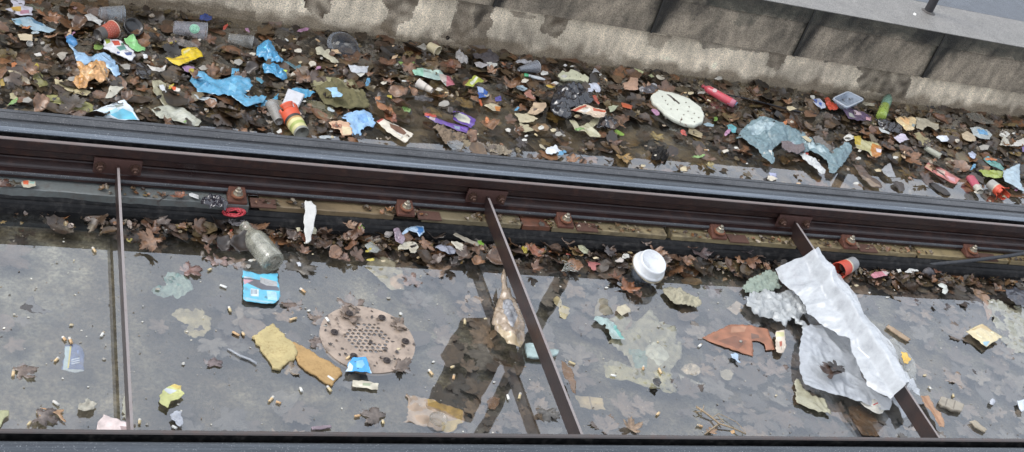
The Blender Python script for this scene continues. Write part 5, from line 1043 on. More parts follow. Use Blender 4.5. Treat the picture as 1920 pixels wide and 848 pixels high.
S('orange_strip', 'white filter stick with an orange tip left of the sky blue bag', 'filter', P('00', [(1280, 645), (1300, 640), (1355, 668), (1345, 688), (1310, 678)]), 'cfc8bc', [(P('00', [(1275, 638), (1325, 645), (1315, 680), (1280, 665)]), 'c8562e')], z=.016, mat='card', thick=.003)

# ------------------------------------------------------------------ along the front of the far rail
S('bread_crust', 'orange and white round food scrap on the grey pad at the far left', 'food scrap', P('01', [(158, 535), (170, 508), (215, 505), (265, 515), (270, 545), (220, 562), (180, 558)]), 'b0a894', [(P('01', [(170, 505), (215, 508), (212, 542), (175, 538)]), 'c05a38'), (P('01', [(222, 515), (262, 518), (255, 535), (222, 532)]), '8fb0a4')], z=.072, amp=.003, dome=.004, dw=.01, mark='orange and white food scrap')
leaf(P('01', [(40, 545)])[0], .030, '54382c', z=.070, label='dark red brown leaf on the grey pad at the far left')
leaf(P('01', [(110, 535)])[0], .022, '4a4438', z=.072, label='small grey leaf beside the orange and white food scrap')
leaf(P('01', [(1340, 625)])[0], .036, '8a5c48', z=.070, k=5, rz=1.9, curl=.8, label='rust brown leaf on the grey pad by the white peeled flake')
S('paper_scrap', 'white peeled flake on the pad left of the red net', 'paper', P('01', [(1415, 605), (1440, 598), (1490, 618), (1492, 648), (1450, 640), (1420, 622)]), 'c8c8c6', z=.070)
S('black_film', 'crumpled black and lilac film left of the red net', 'film', P('01', [(1500, 665), (1560, 640), (1600, 630), (1680, 660), (1705, 690), (1690, 725), (1600, 722), (1520, 705)]), '27242c', z=.070, amp=.014, fs=60, mat='shiny_film')
S('twig', '~thin dry twig', 'twig', P('01', [(1175, 662), (1210, 642), (1260, 610), (1264, 614), (1215, 650), (1185, 668)]), '2c2624', z=.070, mat='twig', thick=.002)
def net():
    root = empty('red_net', un(*P('01', [(1755, 745)])[0], .05)); c = P('01', [(1755, 745)])[0]; parts = []; r_ = random.Random(5)
    for i in range(15):
        pts = []; ph = r_.uniform(0, 6.28); k = r_.uniform(.45, 1)
        for t in np.linspace(0, 6.28, 22): x = c[0] + math.cos(t + ph) * 21 * k + 1.2 * math.sin(3 * t + i); y = c[1] + math.sin(t + ph) * 7.5 * k + 1.3 * math.cos(4 * t + i); pts.append(un(x, y, .050 + .006 * math.sin(5 * t + i)))
        parts.append(tube(pts, .0016, 5))
    V, Fs = join(parts); mk('mesh_strands', V, Fs, 'plastic', lin('c23440'), root, True); V, Fs = tube([un(c[0] + math.cos(t) * 21, c[1] + math.sin(t) * 7.5, .05) for t in np.linspace(0, 6.28, 26)], .0026, 6)
    mk('hem', V, Fs, 'plastic', lin('c83a44'), root, True); reg(root, 'tangled bright red net lying by the first rail clip', 'net', c, mark='red net')
    root = empty('white_net', un(*P('01', [(1785, 810)])[0], .03)); c = P('01', [(1785, 810)])[0]; parts = []
    for i in range(16):
        ph = r_.uniform(0, 6.28); k = r_.uniform(.4, 1); pts = [un(c[0] + math.cos(t + ph) * 17 * k + 1.5 * math.sin(3 * t + i), c[1] + math.sin(t + ph) * 8 * k + 1.5 * math.cos(4 * t + i), .02 + .006 * math.sin(5 * t + i)) for t in np.linspace(0, 6.28, 20)]
        parts.append(tube(pts, .0014, 5))
    V, Fs = join(parts); mk('mesh_strands', V, Fs, 'plastic', lin('9a9494'), root, True); reg(root, 'greyish white net ball just below the red net', 'net', c)
net()
S('paper_shard', 'upright white speckled paper shard leaning on the far rail pads', 'paper', [(569, 390), (580, 391), (591, 397), (590, 418), (587, 437), (578, 439), (573, 425), (570, 408)], 'cdcbc6', z=.055, amp=.001, mat='foam', thick=.003, tilt=(0, .5), mark='white paper shard')
def bottle():
    A = un(514, 494, .031); B = un(457, 422, .034); ax = B - A; L = np.linalg.norm(ax); root = empty('glass_bottle', A)
    pr = [(.003, .0001), (.002, .018), (0, .026), (.003, .0295), (.010, .031), (L * .10, .031), (L * .55, .0305), (L * .64, .027), (L * .74, .018), (L * .84, .0135), (L * .93, .0125), (L * .94, .0145), (L * .985, .0145), (L, .012), (L, .008)]
    V, Fs = lathe(A, ax, pr, 36); mk('bottle_body', V, Fs, 'bottle_glass', lin('a4a496'), root, True)
    V, Fs = lathe(A, ax, [(.002, .0001), (.001, .0275), (.004, .0300)], 32); mk('bottle_base', V, Fs, 'bottle_glass', lin('3a3218'), root, True)
    reg(root, 'dirty clear glass bottle half floating with its base towards the viewer', 'bottle', (490, 460), mark='glass bottle')
bottle()
S('plastic_film', 'rust brown and white scrap at the glass bottle neck', 'film', P('02', [(1825, -30), (1870, -10), (1885, 20), (1850, 25), (1820, 5)]), '7c5a48', z=.03)
S('blue_wrapper', 'blue and white twisted wrapper in the leaves left of the middle tie bar', 'wrapper', P('12', [(1090, 58), (1140, 15), (1200, 0), (1255, 12), (1262, 50), (1225, 84), (1200, 60), (1150, 40), (1100, 72)]), '9fb6cc', [(P('12', [(1190, 10), (1250, 20), (1255, 45), (1225, 75), (1205, 55), (1215, 30)]), '3f76b0')], z=.034, amp=.006, dome=.006, mat='film', mark='twisted blue wrapper')
S('plastic_film', 'purple and white plastic shred left of the twisted blue wrapper', 'film', P('12', [(1028, 22), (1060, 30), (1085, 70), (1120, 110), (1090, 140), (1050, 125), (1030, 90)]), '8c7c88', z=.024, amp=.012, fs=60, mat='film')
S('foam_piece', 'cream bone-shaped foam wrapper with black print under the twisted blue wrapper', 'wrapper', P('12', [(1060, 160), (1100, 130), (1150, 118), (1205, 130), (1218, 165), (1190, 210), (1160, 205), (1150, 170), (1100, 180), (1070, 182)]), 'b9b2a0', [(P('12', [(1150, 150), (1200, 140), (1205, 155), (1165, 168)]), '2e2a28')], z=.022, amp=.006, mat='film', mark='cream bone-shaped wrapper')
S('tissue', 'grey tissue ball at the ledge left of the purple shred', 'tissue', P('12', [(960, 50), (985, 28), (1022, 38), (1026, 68), (1000, 86), (965, 75)]), '8a8480', z=.022, amp=.010, dome=.006, mat='cloth')
S('clear_film', 'frosty clear shell scrap above the cream stone-like food paper', 'film', P('12', [(810, 150), (850, 125), (900, 150), (938, 182), (900, 208), (850, 195)]), '9c9f98', z=.014, amp=.007, dome=.008, mat='milky_plastic', mark='frosty shell scrap')
S('silver_film', 'crinkled silver grey film left of the white crumpled ticket', 'film', P('12', [(1335, 175), (1380, 150), (1450, 150), (1500, 180), (1495, 205), (1440, 218), (1380, 195)]), '8a8c98', z=.014, amp=.008, dome=.006, mat='shiny_film', mark='silver film')
S('paper_scrap', 'white crumpled ticket in the leaves left of the middle tie bar', 'paper', P('12', [(1465, 112), (1510, 112), (1582, 155), (1555, 188), (1500, 172), (1480, 145)]), 'c4beae', z=.022, amp=.006, mark='white crumpled ticket')
S('card_strip', 'long grey card strip behind the white crumpled ticket', 'card', P('12', [(1475, 65), (1500, 52), (1580, 90), (1680, 135), (1665, 152), (1560, 112)]), '8f887a', z=.030, amp=.002, mat='card')
S('green_leaf', '~bright green leaf sprig', 'leaf', P('12', [(1662, 115), (1685, 108), (1715, 138), (1708, 152), (1675, 135)]), '76a03c', z=.030, mat='leaf')
S('green_leaf', '~bright green leaf sprig', 'leaf', P('12', [(765, 8), (790, -5), (815, 18), (800, 32), (775, 25)]), '7aa23a', z=.034, mat='leaf')
S('paper_scrap', 'pale yellow tissue fold above the glass bottle base', 'tissue', P('12', [(296, 18), (330, 12), (340, 38), (310, 45)]), 'c4bca0', z=.020, amp=.004, dome=.005, dw=.01)
S('paper_scrap', 'white and yellow tissue fold right of the pale yellow fold', 'tissue', P('12', [(380, 0), (430, -5), (455, 30), (450, 65), (415, 60), (385, 35)]), 'b8b49c', z=.018, amp=.006, dome=.005)
leaf(P('12', [(370, 90)])[0], .034, '7c4a36', z=.018, label='red brown leaf right of the pale yellow tissue fold')
leaf(P('12', [(710, 10)])[0], .034, 'a08676', z=.034, curl=.9, label='pinkish tan leaf with a stem below the white paper shard')
leaf(P('12', [(640, 240)])[0], .045, '8a7066', z=.010, k=5, rz=.8, tilt=(0, .1), label='long pinkish leaf above the drain between shard and food paper')
leaf(P('12', [(345, 290)])[0], .065, '5f5a54', z=.003, curl=.15, fold=.05, label='large grey flat leaf right of the glass bottle')
S('foam_chip', '~white tissue dab', 'tissue', P('12', [(305, 272), (325, 265), (345, 280), (340, 300), (315, 300)]), 'c4c6ca', z=.012)
S('food_paper', 'cream stone-like sheet of greasy paper above the drain cover', 'paper', P('12', [(815, 310), (840, 275), (885, 235), (955, 228), (1005, 255), (1055, 285), (1105, 335), (1108, 420), (1112, 490), (1060, 482), (1020, 492), (960, 440), (880, 375)]), '8f8a78', [(P('12', [(1000, 400), (1050, 370), (1105, 350), (1105, 480), (1050, 480), (1010, 450)]), 'a8927c')], z=-.006, amp=.006, mat='sodden', mark='greasy cream paper')
for pxy, s, c, lb in [(P('12', [(1345, 320)])[0], .046, '7c6a5e', 'flat pinkish leaf on the water right of the greasy cream paper'), (P('12', [(1165, 420)])[0], .034, '7a625a', 'pink brown leaf touching the greasy cream paper'), (P('12', [(480, 690)])[0], .036, '7f7068', 'pinkish leaf left of the drain cover'), (P('12', [(270, 590)])[0], .030, '75655d', 'small brown leaf between the blue drink pouch and the drain cover'), (P('12', [(700, 570)])[0], .04, '7a6c66', 'leaf lying against the far edge of the drain cover'),
                      (P('13', [(270, 225)])[0], .028, '8a7a66', 'pale brown leaf under the yellow sponge slabs'), (P('13', [(440, 30)])[0], .028, '7a6c68', 'faint pink leaf between the sponge slabs and the drain cover'), (P('02', [(1440, 330)])[0], .036, '8a6f6c', 'pink brown folded leaf between the green cloth and the glass bottle'), (P('02', [(1625, 265)])[0], .030, '94807e', 'pinkish leaf left of the glass bottle base'), (P('02', [(1780, 290)])[0], .032, '8c7c76', 'pale brown leaf between the glass bottle and the blue drink pouch')]:
    leaf(pxy, s * 1.35, c, z=-.002, curl=.12, fold=.06, label=lb)
# near water, left
S('cloth', 'pale green crumpled cloth lying in shallow water', 'cloth', P('02', [(1226, 392), (1262, 350), (1295, 342), (1360, 375), (1430, 420), (1452, 470), (1400, 512), (1332, 536), (1300, 512), (1225, 538), (1150, 515), (1130, 495), (1150, 465), (1240, 450)]), '7b918c', z=-.006, amp=.007, fs=55, dome=.004, mat='sodden', mark='pale green cloth')
S('drink_pouch', 'blue and white printed drink pouch floating below the glass bottle', 'pouch', [(455, 508), (470, 510), (485, 515), (520, 514), (521, 530), (525, 545), (524, 562), (512, 570), (490, 569), (462, 565), (456, 562), (456, 538)], '5fb4d0', [([(456, 520), (480, 524), (500, 528), (522, 540), (524, 546), (490, 543), (456, 528)], '5a5a62'), ([(456, 524), (475, 526), (458, 534)], 'b89098'), ([(458, 518), (478, 522), (458, 522)], 'b0b8c0'), ([(488, 520), (500, 524), (519, 530), (520, 538), (500, 536), (488, 530)], 'a8a8a8'), ([(470, 541), (485, 543), (485, 556), (470, 556)], 'c4d0d6'), ([(500, 545), (518, 548), (520, 564), (502, 562)], 'a0c8d4'), ([(458, 558), (512, 566), (512, 569), (460, 563)], '8fb8c4')] + [([(471 + i * 2.4, 543), (472.2 + i * 2.4, 543), (472.2 + i * 2.4, 552), (471 + i * 2.4, 552)], '56606a') for i in range(5)], z=.008, amp=.003, mat='film', mark='blue drink pouch')
S('yellow_leaf', 'small yellow leaf at the left tie bar', 'leaf', P('02', [(948, 96), (985, 90), (998, 96), (978, 130), (962, 122)]), 'a89a54', z=.004, mat='leaf')
S('dark_leaf', 'dark leaf tip breaking the surface in the left water', 'leaf', P('02', [(150, 620), (200, 560), (245, 515), (262, 580), (345, 625), (400, 640), (330, 660), (240, 650)]), '45413f', z=-.001, amp=.003, mat='leaf')
S('silt_patch', 'ochre mossy silt patch drowned below the pale green cloth', 'sludge', P('02', [(1290, 640), (1340, 610), (1430, 640), (1520, 625), (1590, 700), (1560, 790), (1480, 848), (1400, 830), (1420, 740), (1340, 700)]), '8c8468', z=-.010, amp=.004, fs=60, mat='sodden', rag=.006)
S('drink_can', 'crushed blue and silver packet drowned in the left water', 'packet', [(123, 647), (140, 646), (152, 650), (158, 662), (157, 697), (140, 700), (116, 694)], '4a5c8a', [([(118, 694), (122, 650), (132, 650), (127, 694)], '9ab0bc'), ([(131, 650), (134, 650), (129, 692), (126, 692)], 'b8b060'), ([(118, 694), (157, 694), (156, 700), (118, 698)], '9aa4ac')] + [([(133, 676 + i * 4), (149, 672 + i * 4), (149, 674 + i * 4), (134, 678 + i * 4)], 'a8b4c8') for i in range(3)], z=-.004, amp=.003, dome=.004, mat='film', mark='crushed blue packet')
S('yellow_paper', 'folded yellow and white paper in the left water', 'paper', P('03', [(1195, 420), (1235, 380), (1310, 336), (1362, 352), (1362, 385), (1385, 412), (1330, 455), (1282, 470), (1258, 522), (1195, 482)]), 'c9ca88', [(P('03', [(1270, 350), (1310, 334), (1370, 355), (1362, 380), (1330, 375)]), 'cfb868'), (P('03', [(1235, 372), (1300, 378), (1330, 385), (1275, 415), (1230, 390)]), 'c8cccc')], z=.010, amp=.004, mat='paper', mark='folded yellow paper')
S('tissue', 'white crumpled tissue beside the near rail in the left water', 'tissue', P('03', [(1275, 575), (1300, 548), (1355, 550), (1365, 600), (1378, 630), (1350, 665), (1325, 640), (1285, 605)]), 'b0b4bc', z=.010, amp=.008, fs=60, dome=.004, mark='left white tissue')
S('paper_curl', 'white peeling paper curl in the left water', 'paper', P('03', [(578, 525), (600, 480), (640, 475), (650, 448), (690, 470), (728, 485), (705, 530), (660, 545), (600, 542)]), 'a8a496', z=.008, amp=.007, fs=60, mat='paper', mark='white paper curl')
S('star_leaf', 'orange and tan star shaped leaf stalk left of the white paper curl', 'leaf', P('03', [(300, 512), (350, 515), (400, 530), (480, 525), (460, 555), (470, 590), (498, 620), (470, 610), (430, 570), (380, 545)]), 'a8825c', z=.006, amp=.004, mat='leaf', mark='orange leaf stalk')
S('cream_leaf', 'cream leaf cut by the left edge near the near rail', 'leaf', P('03', [(-20, 540), (60, 535), (68, 575), (30, 610), (5, 665), (-20, 660)]), 'a0a078', z=.006, mat='leaf')
S('paper_box', 'pale pink paper box corner caught against the near rail at the left tie bar', 'box', P('03', [(725, 700), (740, 620), (778, 563), (870, 595), (980, 645), (985, 700)]), 'd8c8c4', [(P('03', [(900, 650), (980, 660), (980, 690), (910, 690)]), '9c8884')], z=.020, amp=.002, mat='card', thick=.012, mark='pale pink box')
S('paper_scrap', 'frayed white shred along the mirrored left tie bar', 'paper', P('03', [(915, 420), (945, 430), (965, 480), (955, 560), (935, 600), (915, 540), (935, 500)]), '9a9888', z=.003, amp=.004, rag=.004)
leaf(P('03', [(195, 240)])[0], .04, '7a6c66', z=.002, curl=.05, fold=.02, label='square brown leaf under the crushed blue packet')
leaf(P('03', [(350, 600)])[0], .045, '6e6462', z=.003, curl=.2, label='pale folded leaf by the near rail under the orange leaf stalk')
leaf(P('03', [(1600, 170)])[0], .035, '75686c', z=.001, curl=.1, fold=.03, label='faint mauve leaf in the water left of the sponge slabs')
V, Fs = tube([un(*P('03', [p])[0], .004) for p in [(1710, 72), (1800, 125), (1880, 155), (1925, 185)]], .0028, 8)
reg(mk('drinking_straw', V, Fs, 'milky_plastic', lin('b0b4ba'), None, True), 'clear drinking straw floating left of the sponge slabs', 'straw', (454, 668), mark='clear straw')
# sponge slabs, drain area
S('sponge_slab', 'crumbly yellow sponge slab, left of the two joined pieces', 'sponge', [(474, 632), (492, 619), (511, 607), (522, 617), (540, 634), (557, 652), (557, 662), (550, 675), (535, 680), (524, 694), (512, 690), (506, 678), (492, 658)], 'b8a878', z=.006, amp=.002, thick=.006, mat='cork', rag=.003, mark='sponge slabs')
S('sponge_slab', 'brownish yellow sponge slab, right of the two joined pieces', 'sponge', [(538, 636), (552, 642), (580, 655), (605, 672), (625, 684), (643, 698), (632, 712), (622, 723), (600, 710), (575, 692), (556, 676), (556, 660)], 'ac8c5c', z=.005, amp=.002, thick=.005, mat='cork', rag=.003)
S('blue_packet', 'bright blue packet with a white torn edge on the drain cover rim', 'packet', [(653, 682), (664, 671), (686, 670), (692, 684), (697, 700), (668, 697), (648, 698)], '3f9ad6', [([(648, 698), (655, 680), (662, 688), (660, 697)], 'c4d4e0'), ([(668, 678), (680, 676), (684, 684), (678, 692), (668, 690)], '7fbce4'), ([(692, 684), (694, 684), (698, 701), (695, 700)], 'd0dce4')], z=.014, amp=.003, mat='film', mark='bright blue packet')
S('paper_tag', 'narrow cream paper tag with faint green print below the drain cover', 'tag', [(661, 712), (685, 714), (710, 719), (709, 731), (685, 728), (661, 725)], 'c9c2ae', [([(680, 718), (695, 719), (694, 724), (680, 723)], '9aa488')], z=.006, amp=.001, mat='card', mark='cream paper tag')
S('torn_cardboard', 'torn wet cardboard with yellow foam under the mirrored dark board', 'cardboard', [(761, 742), (800, 749), (835, 758), (868, 771), (869, 790), (850, 810), (825, 809), (800, 802), (757, 793), (766, 780), (764, 762)], '9c8874', [([(800, 749), (868, 770), (866, 792), (835, 770), (802, 762)], 'a4884c'), ([(828, 792), (860, 786), (868, 792), (850, 809), (828, 808)], 'b09a5c')], z=-.003, amp=.005, mat='sodden', rag=.003, mark='torn wet cardboard')
ring('plastic_ring', 'faint clear bottle ring lying on the torn wet cardboard', 'ring', (822, 786), .022, .002, '8f8a7c', 'clear_plastic', (0, 0, 1), .010, .9)
S('leaf_patch', 'large grey film-like leaf left of the cream paper tag', 'leaf', P('13', [(105, 400), (200, 385), (260, 415), (325, 395), (325, 430), (280, 500), (185, 575), (130, 540), (110, 470)]), '6a6866', z=-.004, amp=.002, mat='clear_film')
S('wood_chip', 'flat mauve wood splinter near the near rail', 'splinter', P('13', [(415, 658), (480, 650), (560, 643), (568, 665), (490, 672), (420, 680)]), '80727a', z=.005, amp=.002, mat='twig', thick=.003)
leaf(P('13', [(860, 580)])[0], .05, '6c6360', z=.0, curl=.05, fold=.0, label='faint drowned leaf left of the torn wet cardboard')
S('orange_film', 'round amber plastic film in the mirrored post, right of the torn cardboard', 'film', P('13', [(1730, 460), (1790, 430), (1830, 440), (1810, 500), (1790, 530), (1740, 510)]), '7c5630', z=.002, amp=.003, mat='clear_film')
# torn tan plastic hanging on the middle bar
def drape(x, y, xb=1.287, top=.122, w=.012, low=.010, k=9.0):
    d = abs(x - xb) - w
    return top if d < 0 else max(low, top - d * k * .35)
S('plastic_sack', 'torn tan plastic sack caught on the middle tie bar', 'sack', [(943, 505), (950, 530), (962, 560), (972, 580), (982, 610), (984, 640), (975, 655), (955, 648), (938, 636), (927, 620), (922, 600), (930, 575), (940, 550), (938, 525)], '9a8874', [([(940, 570), (955, 565), (968, 600), (958, 625), (942, 600)], '8b8c90'), ([(925, 600), (940, 625), (960, 640), (980, 645), (975, 655), (938, 640)], 'b09c7c')], z=.03, amp=.012, fs=45, dome=.02, dw=.02, mat='film', mark='torn tan sack')
S('teal_box', 'pale teal packet end behind the middle tie bar', 'packet', [(985, 644), (1003, 643), (1020, 650), (1030, 655), (1048, 656), (1046, 664), (1020, 670), (990, 668), (986, 658)], 'a8bcb8', z=.012, amp=.002, mat='film', thick=.008, mark='pale teal packet')
S('brown_film', 'brown and amber plastic piece hanging right of the middle tie bar', 'film', [(1050, 680), (1060, 684), (1072, 692), (1082, 715), (1080, 740), (1074, 738), (1066, 715), (1056, 700)], '7a5c40', z=.03, amp=.010, mat='film')
S('tan_board', 'tan cardboard strip crossing under the foot of the middle tie bar', 'cardboard', [(1078, 742), (1105, 744), (1130, 748), (1135, 769), (1115, 769), (1088, 763)], '9c8c6a', [([(1103, 744), (1106, 744), (1112, 768), (1109, 768)], '7a6c54')], z=-.002, amp=.002, mat='card')
leaf((1183, 797), .04, '9a8470', z=.006, curl=.3, label='pale tan leaf beside the near rail right of the middle tie bar')
leaf((1025, 780), .05, '62605f', z=.002, curl=.1, label='grey leaf in the water left of the middle tie bar foot')
# coffee cup with white lid
def lidcup():
    q = un(1205, 512, .012); ax = Vector((.10, -.30, .95)); root = empty('lidded_cup', (q[0], q[1], 0)); a = ax.normalized()
    V, Fs = lathe(Vector(q) - a * .02, ax, [(0, .0001), (0, .028), (.02, .031), (.055, .040)], 36); mk('cup_body', V, Fs, 'milky_plastic', lin('707a88'), root, True)
    t = Vector(q) + a * .034; V, Fs = lathe(t, ax, [(-.004, .0445), (-.006, .0475), (0, .0505), (.004, .0500), (.006, .0465), (.008, .0440), (.024, .0415), (.028, .0400), (.029, .0370), (.0265, .0350), (.0260, .0001)], 48); mk('lid', V, Fs, 'plastic', lin('d4d6d8'), root, True)
    V, Fs = lathe(t - a * .007, ax, [(0, .049), (.004, .052), (.006, .0495)], 40, jit=.08); mk('sleeve_edge', V, Fs, 'card', lin('a89c84'), root, True)
    reg(root, 'takeaway cup with a white plastic lid standing in its own puddle of leaves', 'cup', (1210, 490), mark='white lidded cup')
lidcup()
for pxy, s, c, z, lb in [((1180, 540), .04, '8a5a3c', .006, 'russet leaf in front of the white lidded cup'), ((1150, 520), .035, '6e4a34', .006, 'brown leaf left of the white lidded cup base'), ((1195, 555), .03, '7a5640', .003, 'wet rust leaf below the white lidded cup, lower one'), ((1240, 520), .028, '7a6450', .012, 'tan leaf propped right of the white lidded cup base'), (P('22', [(170, 190)])[0], .036, '94604a', .024, 'rust orange leaf fan right of the middle tie bar'), (P('22', [(1430, 230)])[0], .05, '574c50', .028, 'large dark mauve maple leaf right of the white lidded cup'), (P('22', [(1760, 180)])[0], .045, '5c5258', .030, 'dark grey maple leaf left of the wrapped tie bar'), (P('22', [(1850, 220)])[0], .035, '6a5a54', .024, 'upright grey brown leaf touching the white plastic bag'), (P('22', [(1340, 160)])[0], .03, '84604e', .030, 'rust leaf under the rail clip right of the lidded cup'), (P('22', [(480, 215)])[0], .035, '8a7450', .016, 'ochre leaf between the middle tie bar and the lidded cup'), (P('22', [(420, 130)])[0], .03, '7a685e', .024, 'pinkish leaf against the black edging right of the middle tie bar'), (P('22', [(740, 200)])[0], .032, '4c484c', .020, 'dark curled leaf left of the white lid'), (P('22', [(1000, 120)])[0], .024, '7a6c66', .034, 'grey leaf standing behind the white lid')]:
    leaf(pxy, s, c, z=z, curl=.5, fold=.3, label=lb, tilt=(.2, .1))
S('silver_cloth', 'olive and silver scrap in the leaves right of the middle tie bar', 'wrapper', P('22', [(490, 150), (540, 155), (575, 180), (570, 215), (530, 215), (500, 180)]), '9a9a80', z=.026, amp=.007, mat='film')
S('foam_chip', 'cream foam crumb left of the white lid', 'foam', P('22', [(605, 232), (640, 230), (652, 242), (630, 250), (608, 246)]), 'c8b898', z=.02, mat='foam', dome=.004, dw=.006)
S('paper_scrap', 'white paper tongue touching the rubber sleeve of the lidded cup', 'paper', P('22', [(768, 265), (815, 235), (842, 255), (830, 272), (785, 274)]), 'c0b8b0', z=.02, amp=.004)
S('red_scrap', 'thin red torn paper below the ochre leaf', 'paper', P('22', [(555, 255), (610, 262), (665, 285), (620, 295), (632, 330), (600, 325), (575, 298)]), 'a06460', z=.006, amp=.004, rag=.003)
def loops(name, c, n, rx, ry, z, col, label, mat='milky_plastic', seed=1, r=.0012):
    r_ = random.Random(seed); parts = []
    for i in range(n):
        k = r_.uniform(.5, 1); ph = r_.uniform(0, 6.28); ox, oy = r_.uniform(-.2, .2) * rx, r_.uniform(-.2, .2) * ry
        parts.append(tube([un(c[0] + ox + math.cos(t + ph) * rx * k, c[1] + oy + math.sin(t) * ry * k, z + .004 * math.sin(2 * t + i)) for t in np.linspace(0, 5.6, 20)], r, 5))
    V, Fs = join(parts); return reg(mk(name, V, Fs, mat, lin(col), None, True), label, 'plastic strip', c)
loops('plastic_coil', P('22', [(430, 305)])[0], 6, 17, 11, .012, 'a8a8a0', 'tangle of clear curled plastic strips above the mirrored post', seed=4)
S('mussel_cloth', 'cream ruffled cloth roll right of the lidded cup', 'cloth', P('22', [(1128, 478), (1160, 460), (1250, 462), (1300, 510), (1390, 545), (1425, 590), (1380, 608), (1300, 602), (1210, 575), (1160, 530)]), 'a09a84', z=.010, amp=.010, fs=70, dome=.010, mat='cloth', mark='cream ruffled cloth')
S('cream_leaf', 'cream double leaf piece right of the middle tie bar', 'leaf', P('22', [(312, 540), (340, 525), (378, 560), (375, 595), (430, 620), (425, 660), (400, 702), (355, 690), (350, 610), (315, 580)]), 'a89c78', z=-.002, amp=.004, mat='sodden', mark='cream double leaf')
S('foam_oval', 'cream oval shell-like foam below the lidded cup', 'foam', P('22', [(778, 632), (800, 600), (850, 586), (890, 620), (885, 645), (825, 672)]), 'b4ab94', z=.008, amp=.001, dome=.008, dw=.012, mat='foam', mark='cream oval foam')
S('olive_cone', 'olive cone of wet paper left of the cream oval foam', 'paper', P('22', [(645, 545), (685, 535), (712, 560), (720, 610), (762, 670), (700, 680), (620, 665), (625, 620)]), '77705e', z=-.004, amp=.006, dome=.006, mat='sodden')
S('teal_tissue', 'white and teal tissue strip above the big olive film', 'tissue', P('22', [(615, 692), (660, 680), (705, 690), (745, 715), (785, 745), (810, 790), (845, 850), (800, 855), (745, 848), (720, 790), (690, 745), (625, 725)]), '9db0ac', [(P('22', [(760, 745), (785, 745), (845, 850), (815, 850), (780, 790)]), '6fa49c')], z=.008, amp=.008, fs=60, mat='paper', rag=.003, mark='teal tissue strip')
S('olive_film', 'large olive plastic film sheet drowned in the middle water', 'film', [(1130, 600), (1160, 596), (1190, 605), (1210, 590), (1218, 582), (1240, 600), (1262, 620), (1278, 648), (1280, 668), (1262, 690), (1256, 712), (1268, 737), (1235, 732), (1205, 718), (1180, 712), (1160, 700), (1140, 710), (1133, 685), (1150, 680), (1185, 690), (1170, 660), (1140, 645), (1150, 620)], '7f7d6c', [([(1210, 650), (1230, 638), (1242, 655), (1255, 670), (1235, 690), (1215, 672)], 'a0a296'), ([(1178, 655), (1212, 655), (1212, 690), (1190, 690)], '6f837c'), ([(1145, 640), (1160, 640), (1160, 664), (1148, 664)], 'a4a494')], z=-.010, amp=.010, fs=45, mat='sodden', rag=.004, mark='large olive film')
S('olive_film', 'mossy yellow edge strip along the front of the large olive film', 'film', P('23', [(690, 190), (760, 180), (860, 215), (930, 240), (1040, 250), (1110, 235), (1180, 260), (1215, 330), (1232, 405), (1130, 395), (1040, 380), (960, 350), (880, 320), (790, 305), (700, 290)]), '8b876a', z=-.006, amp=.006, fs=50, mat='sodden', rag=.003)
S('black_scrap', 'tiny black charred hole patch at the front of the large olive film', 'film', P('23', [(1055, 310), (1100, 300), (1120, 330), (1100, 365), (1065, 345)]), '22201e', z=.012, amp=.006, mat='film')
S('shell_paper', 'round cream crumpled paper right of the large olive film', 'paper', P('23', [(1262, 235), (1300, 190), (1350, 172), (1400, 200), (1422, 250), (1380, 285), (1310, 275)]), '9a9080', z=-.005, amp=.008, fs=50, dome=.003, mat='sodden', mark='round cream paper')
S('olive_film', 'faint grey film trailing from the round cream paper', 'film', P('23', [(1240, 260), (1320, 300), (1420, 330), (1450, 305), (1505, 315), (1515, 375), (1440, 385), (1340, 350), (1270, 310)]), '7c7a72', z=-.010, amp=.003, mat='sodden')
S('cream_leaf', 'grey cream leaf in the water under the orange envelope', 'leaf', P('23', [(1562, 230), (1620, 225), (1665, 260), (1640, 305), (1600, 302), (1570, 275)]), '857f70', z=-.005, mat='sodden')
S('orange_envelope', 'orange brown cardboard arrow shape floating, larger piece', 'cardboard', [(1317, 634), (1345, 620), (1372, 608), (1408, 610), (1440, 617), (1448, 640), (1453, 657), (1436, 658), (1432, 646), (1424, 640), (1410, 640), (1412, 655), (1412, 669), (1385, 660), (1360, 652), (1335, 643)], '96654c', [([(1345, 640), (1380, 630), (1400, 640), (1385, 655)], '7c5442'), ([(1372, 612), (1400, 612), (1396, 622), (1370, 624)], 'a87c62'), ([(1408, 625), (1422, 628), (1424, 634), (1409, 636)], '6e5448')], z=.002, amp=.003, mat='card', mark='orange cardboard')
S('card_strip', 'white card tag with red print standing by the orange cardboard', 'tag', P('33', [(58, -60), (125, -70), (135, 60), (128, 85), (100, 108), (60, 95)]), 'cdbfae', [(P('33', [(85, 20), (105, 15), (105, 50), (88, 60)]), 'a8604c'), (P('33', [(60, -50), (120, -55), (122, -20), (62, -15)]), 'c8c494')], z=.012, amp=.0015, mat='card', mark='white card tag')
S('tan_card', 'tan square of card above the orange cardboard', 'card', P('22', [(1612, 620), (1650, 590), (1682, 560), (1748, 600), (1720, 640), (1682, 668)]), '94877a', z=-.003, amp=.001, mat='card', mark='tan card square')
S('plastic_piece', 'light blue twisted plastic under the orange cardboard', 'plastic piece', P('23', [(1640, 115), (1680, 105), (1700, 125), (1695, 150), (1715, 175), (1700, 180), (1675, 150), (1650, 140)]), 'a0b4c8', z=.008, amp=.004, mat='film')
